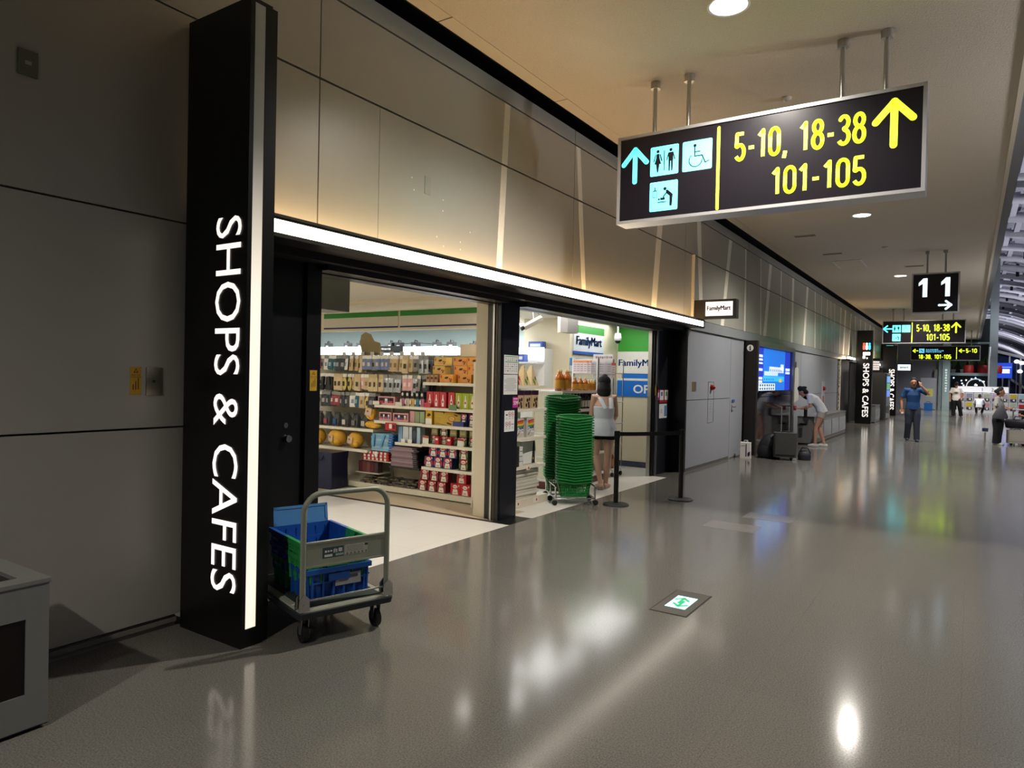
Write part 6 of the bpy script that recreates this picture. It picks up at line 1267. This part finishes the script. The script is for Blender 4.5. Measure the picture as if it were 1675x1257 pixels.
# woman with shoulder bag at the right, profile to the right
GT = mat('pale_grey_tee', '#b5b2ab', .8, bump=.3, bsc=18)
person('person', 'woman with tied-up hair in pale grey tee and wide black trousers, grey bag', (.66, 23.2, 0), math.radians(78), .915,
       dict(head=(0, -.05, 1.575), eL=(-.2, .0, 1.13), wL=(-.12, -.24, 1.08), eR=(.2, .0, 1.13), wR=(.12, -.25, 1.10), dL=(.2, -1, .2), dR=(-.2, -1, .2)), SKIN2, GT, BLK_C, mat('white_shoe'), .010, sleeve=.9, hem=.84, shirt_fl=1.15, pants_w=1.5, hair='bun', face=(0, .12))
tag(MB().box(-.035, .035, -.005, .005, -.07, .07, M_WHITE, .004).obj('mobile_phone', None, (1.02, 23.2, 1.03), (.5, 0, 1.4)), 'pale mobile phone held by the woman with the grey bag', 'phone')
t = thing('tote_bag', 'slouchy grey shoulder bag hanging at the side of the woman in grey tee', 'bag', (.70, 22.95, .70), .1); GBG = mat('grey_tote', '#4b4b50', .75, bump=.3, bsc=12)
MB().loft([(0, 0, .02), (0, 0, .08), (.01, 0, .22), (.03, 0, .36), (.04, .02, .40)], [(.15, .06), (.18, .08), (.125, .06), (.06, .04), (.03, .02)], GBG, 18).obj('body', t); MB().tube([(-.08, .0, .36), (-.05, .08, .52), (0, .16, .60), (.05, .12, .52), (.09, .02, .36)], .012, GBG, 8).obj('strap', t)

# luggage at the right, seated child behind
suitcase((1.10, 23.35, 0), .1, .46, .3, .42, mat('cream_shell', '#b3aa96', .4), 'low cream suitcase at the right edge, a dark bag lying on top', .0)
t = thing('holdall', 'dark holdall lying on top of the cream suitcase at the right edge', 'bag', (1.12, 23.35, .45)); MB().loft([(-.3, 0, .13), (-.24, 0, .14), (.24, 0, .14), (.32, 0, .13)], [(.1, .1), (.15, .13), (.15, .13), (.1, .1)], mat('holdall_black', '#191519', .7, bump=.3, bsc=20), 16, side=(0, 1, 0)).obj('body', t); MB().tube([(-.1, 0, .26), (-.08, -.05, .34), (.08, -.05, .34), (.1, 0, .26)], .012, M_RUB, 6).obj('handle', t)
t = thing('luggage_cart', 'steel luggage cart with tall posts behind the cream suitcase', 'cart', (1.32, 24.3, 0))
for q in (-.28, .0, .28): MB().cyl(q, 0, .12, .95, .018, M_STEEL, 8).obj('post', t)
MB().box(-.32, .32, -.3, .35, .1, .13, M_STEEL).obj('deck', t); MB().tube([(-.28, 0, .95), (.28, 0, .95)], .018, M_STEEL, 8).obj('bar', t)
for q in ((-.25, -.25), (.25, -.25), (0, .3)): MB().loft([(q[0]-.015, q[1], .05), (q[0]+.015, q[1], .05)], [.05, .05], M_RUB, 12).obj('wheel', t)
RED = mat('red_seat', '#a5201f', .5)
for i, (sx, sy) in enumerate(((1.75, 31.0), (2.35, 31.0), (2.95, 31.0))):
    t = thing('lounge_seat', 'red lounge seat in the gate area, %s from the left' % ORD[i], 'seat', (sx, sy, 0), group='red lounge seats')
    MB().loft([(0, 0, .42), (0, 0, .47)], [(.26, .25), (.25, .24)], RED, 4, side=(1, 1, 0), smooth=False).obj('seat', t); MB().box(-.26, .26, .2, .26, .5, .95, RED, .03).obj('backrest', t)
    for q in (-1, 1): MB().cyl(q*.2, .1, 0, .42, .02, M_STEEL, 8).obj('leg', t)
person('person', 'seated child in black tee behind the luggage at the right edge', (1.56, 28.0, 0), math.radians(10), .8,
       dict(hip=(0, .1, .62), waist=(0, .1, .76), chest=(0, .08, .95), neck=(0, .06, 1.13), head=(0, .03, 1.28), sL=(-.17, .07, 1.08), sR=(.17, .07, 1.08), eL=(-.26, -.05, .85), eR=(.26, -.05, .85), wL=(-.1, -.25, .80), wR=(.1, -.25, .80), dL=(.5, -.7, 0), dR=(-.5, -.7, 0), hL=(-.09, .06, .60), hR=(.09, .06, .60), kL=(-.11, -.34, .58), kR=(.11, -.34, .58), aL=(-.11, -.34, .1), aR=(.11, -.34, .1)), SKIN2, BLK_C, BLK_C, mat('dark_shoe'), .012, sleeve=.7, hair='short')
t = thing('bench', 'dark bench under the seated child at the right edge', 'bench', (1.56, 28.1, 0)); MB().box(-.5, .5, -.2, .25, .38, .43, M_RUB).obj('seat', t)
for q in (-.4, .4): MB().box(q-.03, q+.03, -.15, .2, 0, .38, M_STEEL).obj('leg', t)

# ================================================================== FAR END
FW = mat('far_grey_wall', '#85878f', .55)
struct('wall_far', MB().box(-4.2, -1.55, 53, 53.3, 0, 4.6, FW))
t = thing('partition_panel', 'pale partition panel with yellow poster against the far grey wall', 'panel', (-2.25, 52.4, 0)); MB().box(-.45, .42, 0, .1, 0.03, 2.05, mat('pale_panel', '#a6abb2', .35, .2)).obj('panel', t); MB().quad((.05, -.004, 1.1), X, Z, .42, .5, hm('#cfcf6a')).obj('poster', t); MB().box(-.45, .42, .1, .45, 0.0, 2.0, mat('pale_panel')).obj('body', t)
tag(MB().box(-.22, .22, -.15, .15, 0, .48, hm('#2468b5', .5)).tube([(-.1, 0, .48), (-.08, 0, .56), (.08, 0, .56), (.1, 0, .48)], .015, M_RUB, 6).obj('blue_box', None, (-2.13, 50.0, 0)), 'bright blue box with a dark handle on the floor behind the man in blue', 'box')
struct('wall_far_glass', MB().box(-1.5, -1.1, 52.6, 52.9, 0, 4.4, mat('glass_pier', '#9fb3ae', .15, .1)).box(-1.72, -1.52, 52.7, 52.9, 0, 3.6, mat('glass_pier2', '#8c9a98', .2, .2)).box(-1.95, -1.78, 52.75, 52.9, 0, 2.6, M_STEEL))
tb = bars(MB(), (-1.3, 52.59, 1.9), (0, 0, -1), X, 1.5, .14, 9, em('#cfd6d2', .5)); tag(tb.obj('pier_lettering'), 'vertical pale lettering on the far glass pier', 'lettering')
struct('wall_far_cafe', MB().box(-1.1, 1.3, 55, 55.2, 0, 6, mat('dark_cafe', '#23282b', .3))); struct('slab_upper', MB().box(-1.1, 1.3, 53.6, 55, 2.25, 2.42, mat('slab_edge', '#8fa09f', .4, .2)).box(-1.1, 1.3, 53.6, 55, 4.3, 4.4, mat('slab_edge')))
for i in range(3): tag(MB().loft([(0, 0, 0), (0, 0, .25), (0, .05, .5)], [(.28, .25), (.3, .26), (.26, .12)], RED, 12).obj('cafe_chair', None, (-.1+.75*i, 54.2, 2.42)), 'red chair on the upper level at the far end, %s from left' % ORD[i], 'chair', 'red chairs on the upper level')
random.seed(3)
for i in range(14): tag(MB().ell((0, 0, 0), (.05, .03, .05), em(['#bcd8ff', '#fff2d8', '#9fd0ff'][i % 3], 2), 8, 6).obj('light_bulb', None, (random.uniform(-.95, 1.0), 54.94, random.uniform(1.6, 2.2))), 'tiny light on the dark glass at the far end, %s in the row' % ORD[i], 'light', 'tiny lights at the far end')
for i in range(5):
    t = thing('potted_plant', 'green plant on the upper level at the far end, %s from left' % ORD[i], 'plant', (-.95+.5*i, 54.75, 2.42)); MB().frust(0, 0, 0, .25, .1, .1, .13, .13, M_WHITE).obj('pot', t); b = MB()
    for k in range(16): a_ = k*2.4; b.loft([(0, 0, .25), (.12*math.cos(a_), .1*math.sin(a_), .6+.05*(k % 4)), (.24*math.cos(a_), .18*math.sin(a_), .75+.1*(k % 5))], [(.01, .004), (.05, .006), (.006, .003)], hm('#4d6a35'), 4, smooth=False)
    o = b.obj('leaves', t); o['kind'] = 'stuff'
t = thing('ring_sign', 'round white ring sign on the dark glass above the capsule machines', 'sign', (.30, 54.9, 1.55)); MB().ring2((0, 0, 0), X, Z, .5, .06, em('#e8ecef', .8), 0, PI, 24).box(-.55, .55, 0, .05, -.08, .0, M_RUB).obj('ring', t)
# capsule machines
CM = mat('capsule_white', '#d6d6da', .4); random.seed(11)
cmb = MB().box(-.2, .2, 0, .35, 0, .52, CM); cmb = cmb.box(-.15, .15, -.012, 0, .04, .2, hm('#4a3f44')).disc((.03, -.014, .13), X, Z, .05, .06, M_WHITE, 12).box(-.06, .06, -.02, -.012, .03, .07, M_BLACK).mesh('body')
for r in range(2):
    for c in range(8):
        t = thing('capsule_machine', 'white capsule machine, %s row, %s from the left' % (('lower', 'upper')[r], ORD[c]), 'capsule machine', (-.45+.43*c, 50.2, .12+.54*r), group='capsule machines')
        inst('body', cmb, (0, 0, 0), parent=t)
        col = ['#b8a9b0', '#c8b53a', '#a9c3cf', '#c88f98', '#8f93a8', '#c9c4bb', '#b0b8a0', '#c7a9c9'][(c+r*3) % 8]
        MB().box(-.16, .16, -.012, 0, .24, .47, hm(col, .2)).obj('window', t)
tag(MB().box(-.7, 3.05, 50.15, 50.6, 0, .115, CM).obj('machine_plinth'), 'long white plinth under the capsule machines', 'plinth')
t = thing('machine_header', 'white header board with numbers above the capsule machines', 'sign board', (0, 50.3, 0)); MB().box(-.72, 1.9, 0, .06, 1.21, 1.56, em('#e7e7ea', .35)).obj('board', t)
for tx, xx in (('1', .62), ('2', 1.12)): MB().text(tx, (xx, -.004, 1.38), X, Z, hm('#2b2b30'), h=.2).obj('lettering', t)
for xx in (-.6, 1.8): MB().box(xx-.03, xx+.03, .06, .1, 0, 1.3, M_STEEL).obj('stand_leg', t)
tag(MB().box(-.075, .075, -.03, .03, .27, .37, hm('#2a3050')).box(-.02, .02, -.03, .03, 0, .25, M_STEEL).obj('floor_sign', None, (.40, 24.6, 0)), 'small dark blue stand sign on the floor behind the woman with the bag', 'floor sign')
tag(MB().cyl(.95, 51.5, 0, 4.0, .06, M_ALU, 12).obj('flag_pole'), 'slim pale pole behind the header board at the far end', 'pole')

# high hall at the right: column, curved roof with trusses, glass wall and night outside
RF = mat('roof_panel', '#9a9aa6', .7); RB = mat('roof_beam', '#b2b2bd', .5); RD = mat('roof_duct', '#6d6d72', .6)
struct('column_hall', MB().box(.95, 1.38, 52.3, 52.8, 0, 9.5, mat('column_steel', '#6c7476', .4, .3)))
def rz_(x): return 9.9-.05*(x-.4)**2
n = 10; prof = [(.4+9.0*i/n, rz_(.4+9.0*i/n)) for i in range(n+1)]
rf = MB()
for i in range(n):
    (xa, za), (xb, zb) = prof[i], prof[i+1]; rf.poly([(xa, 2, za+.6), (xb, 2, zb+.6), (xb, 170, zb+.6), (xa, 170, za+.6)], RF)
struct('roof', rf); rfo = bpy.data.objects['roof']
bmb = MB().tube([(x, 0, z) for x, z in prof], .22, RB, 10).mesh('roof_beam'); tmb = MB().tube([(x, 0, z+.35) for x, z in prof], .09, RD, 8).mesh('roof_tie')
y = 4.0; k = 0
while y < 168:
    inst('roof_beam', bmb, (0, y, 0), parent=rfo); inst('roof_tie', tmb, (0, y+2.1, 0), parent=rfo)
    for xs in (1.5, 3.4, 5.6): MB().box(xs-.1+.35*(k % 2), xs+.14+.35*(k % 2), y, y+4.2, rz_(xs)+.0, rz_(xs)+.3, RB).obj('purlin', rfo)
    if k % 2 and y < 90: MB().cyl(2.6, y+2, rz_(2.6)-.3, rz_(2.6)+.6, .1, M_BLACK, 10).obj('roof_light', rfo)
    y += 4.2; k += 1
NG = mat('night_glass', '#18233c', .08); struct('floor_hall', MB().box(1.4, 16, 60, 170, -.1, 0, M_FLOOR))
wn = MB(); wn.box(9.4, 9.45, -6, 170, .0, 6.0, NG); struct('window_1', wn); wo = bpy.data.objects['window_1']
for yy in range(-4, 170, 6): MB().box(9.3, 9.45, yy-.06, yy+.06, .0, 6.0, M_ALU).obj('mullion', wo)
wn = MB(); wn.prism([(1.4, 0), (9.3, 0), (9.3, 2.0), (1.4, 4.2)], 0, .04, NG, o=(0, 62.05, 0), u=X, v=Z, w=Y); struct('window_2', wn); wo = bpy.data.objects['window_2']
for xx in (1.45, 2.35, 3.0, 3.65, 5.0, 6.5): MB().box(xx-.05, xx+.05, 61.95, 62.1, 0, 4.2-(xx-1.4)*.278, M_ALU).obj('mullion', wo)
MB().prism([(1.4, 4.1), (9.3, 1.9), (9.3, 2.1), (1.4, 4.3)], -.1, .1, M_ALU, o=(0, 62, 0), u=X, v=Z, w=Y).obj('top_rail', wo)
MB().prism([(1.3, 2.9), (3.8, 1.0), (3.8, 1.2), (1.3, 3.1)], 0, .1, RD, o=(0, 61.8, 0), u=X, v=Z, w=Y).obj('stair_beam', wo)
struct('upper_wall', MB().box(.38, .5, -6, 53.8, CZ, 10.8, mat('upper_grey', '#77777a', .7)))
# lit display and lamps before the dark glass at the right
t = thing('blue_display', 'blue lit display before the dark glass wall at the far right', 'display', (1.95, 61.5, 0))
MB().box(-.6, .55, 0, .06, 2.2, 3.3, em('#2443b8', .9)).obj('screen', t); MB().box(-.2, .4, -.03, 0, 2.55, 2.85, em('#c9d6ff', 1.6)).obj('bright_band', t); MB().box(-.55, .5, -.03, 0, 2.95, 3.02, em('#6f8cf0', 1.2)).obj('blue_line', t); MB().box(-.04, .04, .0, .06, 0, 2.2, M_STEEL).obj('post', t)
for i, (xx, zz) in enumerate(((2.75, 3.4), (3.05, 3.3), (2.95, 2.7))):
    tag(MB().ell((0, 0, 0), (.16, .06, .13), em('#e8f0ff', 4), 10, 6).tube([(0, 0, -zz), (0, 0, -.1)], .03, M_STEEL, 6).obj('pole_lamp', None, (xx, 61.4, zz)), 'white pole lamp before the dark glass at the far right, %s one' % ORD[i], 'lamp', 'pole lamps')
for i, (hx, hy) in enumerate(((3.6, 14), (3.6, 26), (3.6, 38), (2.6, 48), (-.2, 50), (3.6, 57))): lamp('hall_fill_lamp', 'SPOT', (hx, hy, 8.8 if hx > 0 else 4.5), (2600 if hy < 45 else 1400) if hx > 0 else 500, (.93, .95, 1), .25, spot=math.radians(140), blend=.6)  # unseen fill spots, added to brighten the hall and the far end
for i, yy in enumerate((8, 22, 36, 50, 70, 95, 120, 150)): lamp('roof_uplight', 'SPOT', (5, yy, 3.5), L_ROOF*(1 if yy < 60 else 1.6), (.92, .93, 1), .3, aim=(-.35, 0, 1), spot=math.radians(150), blend=.6)
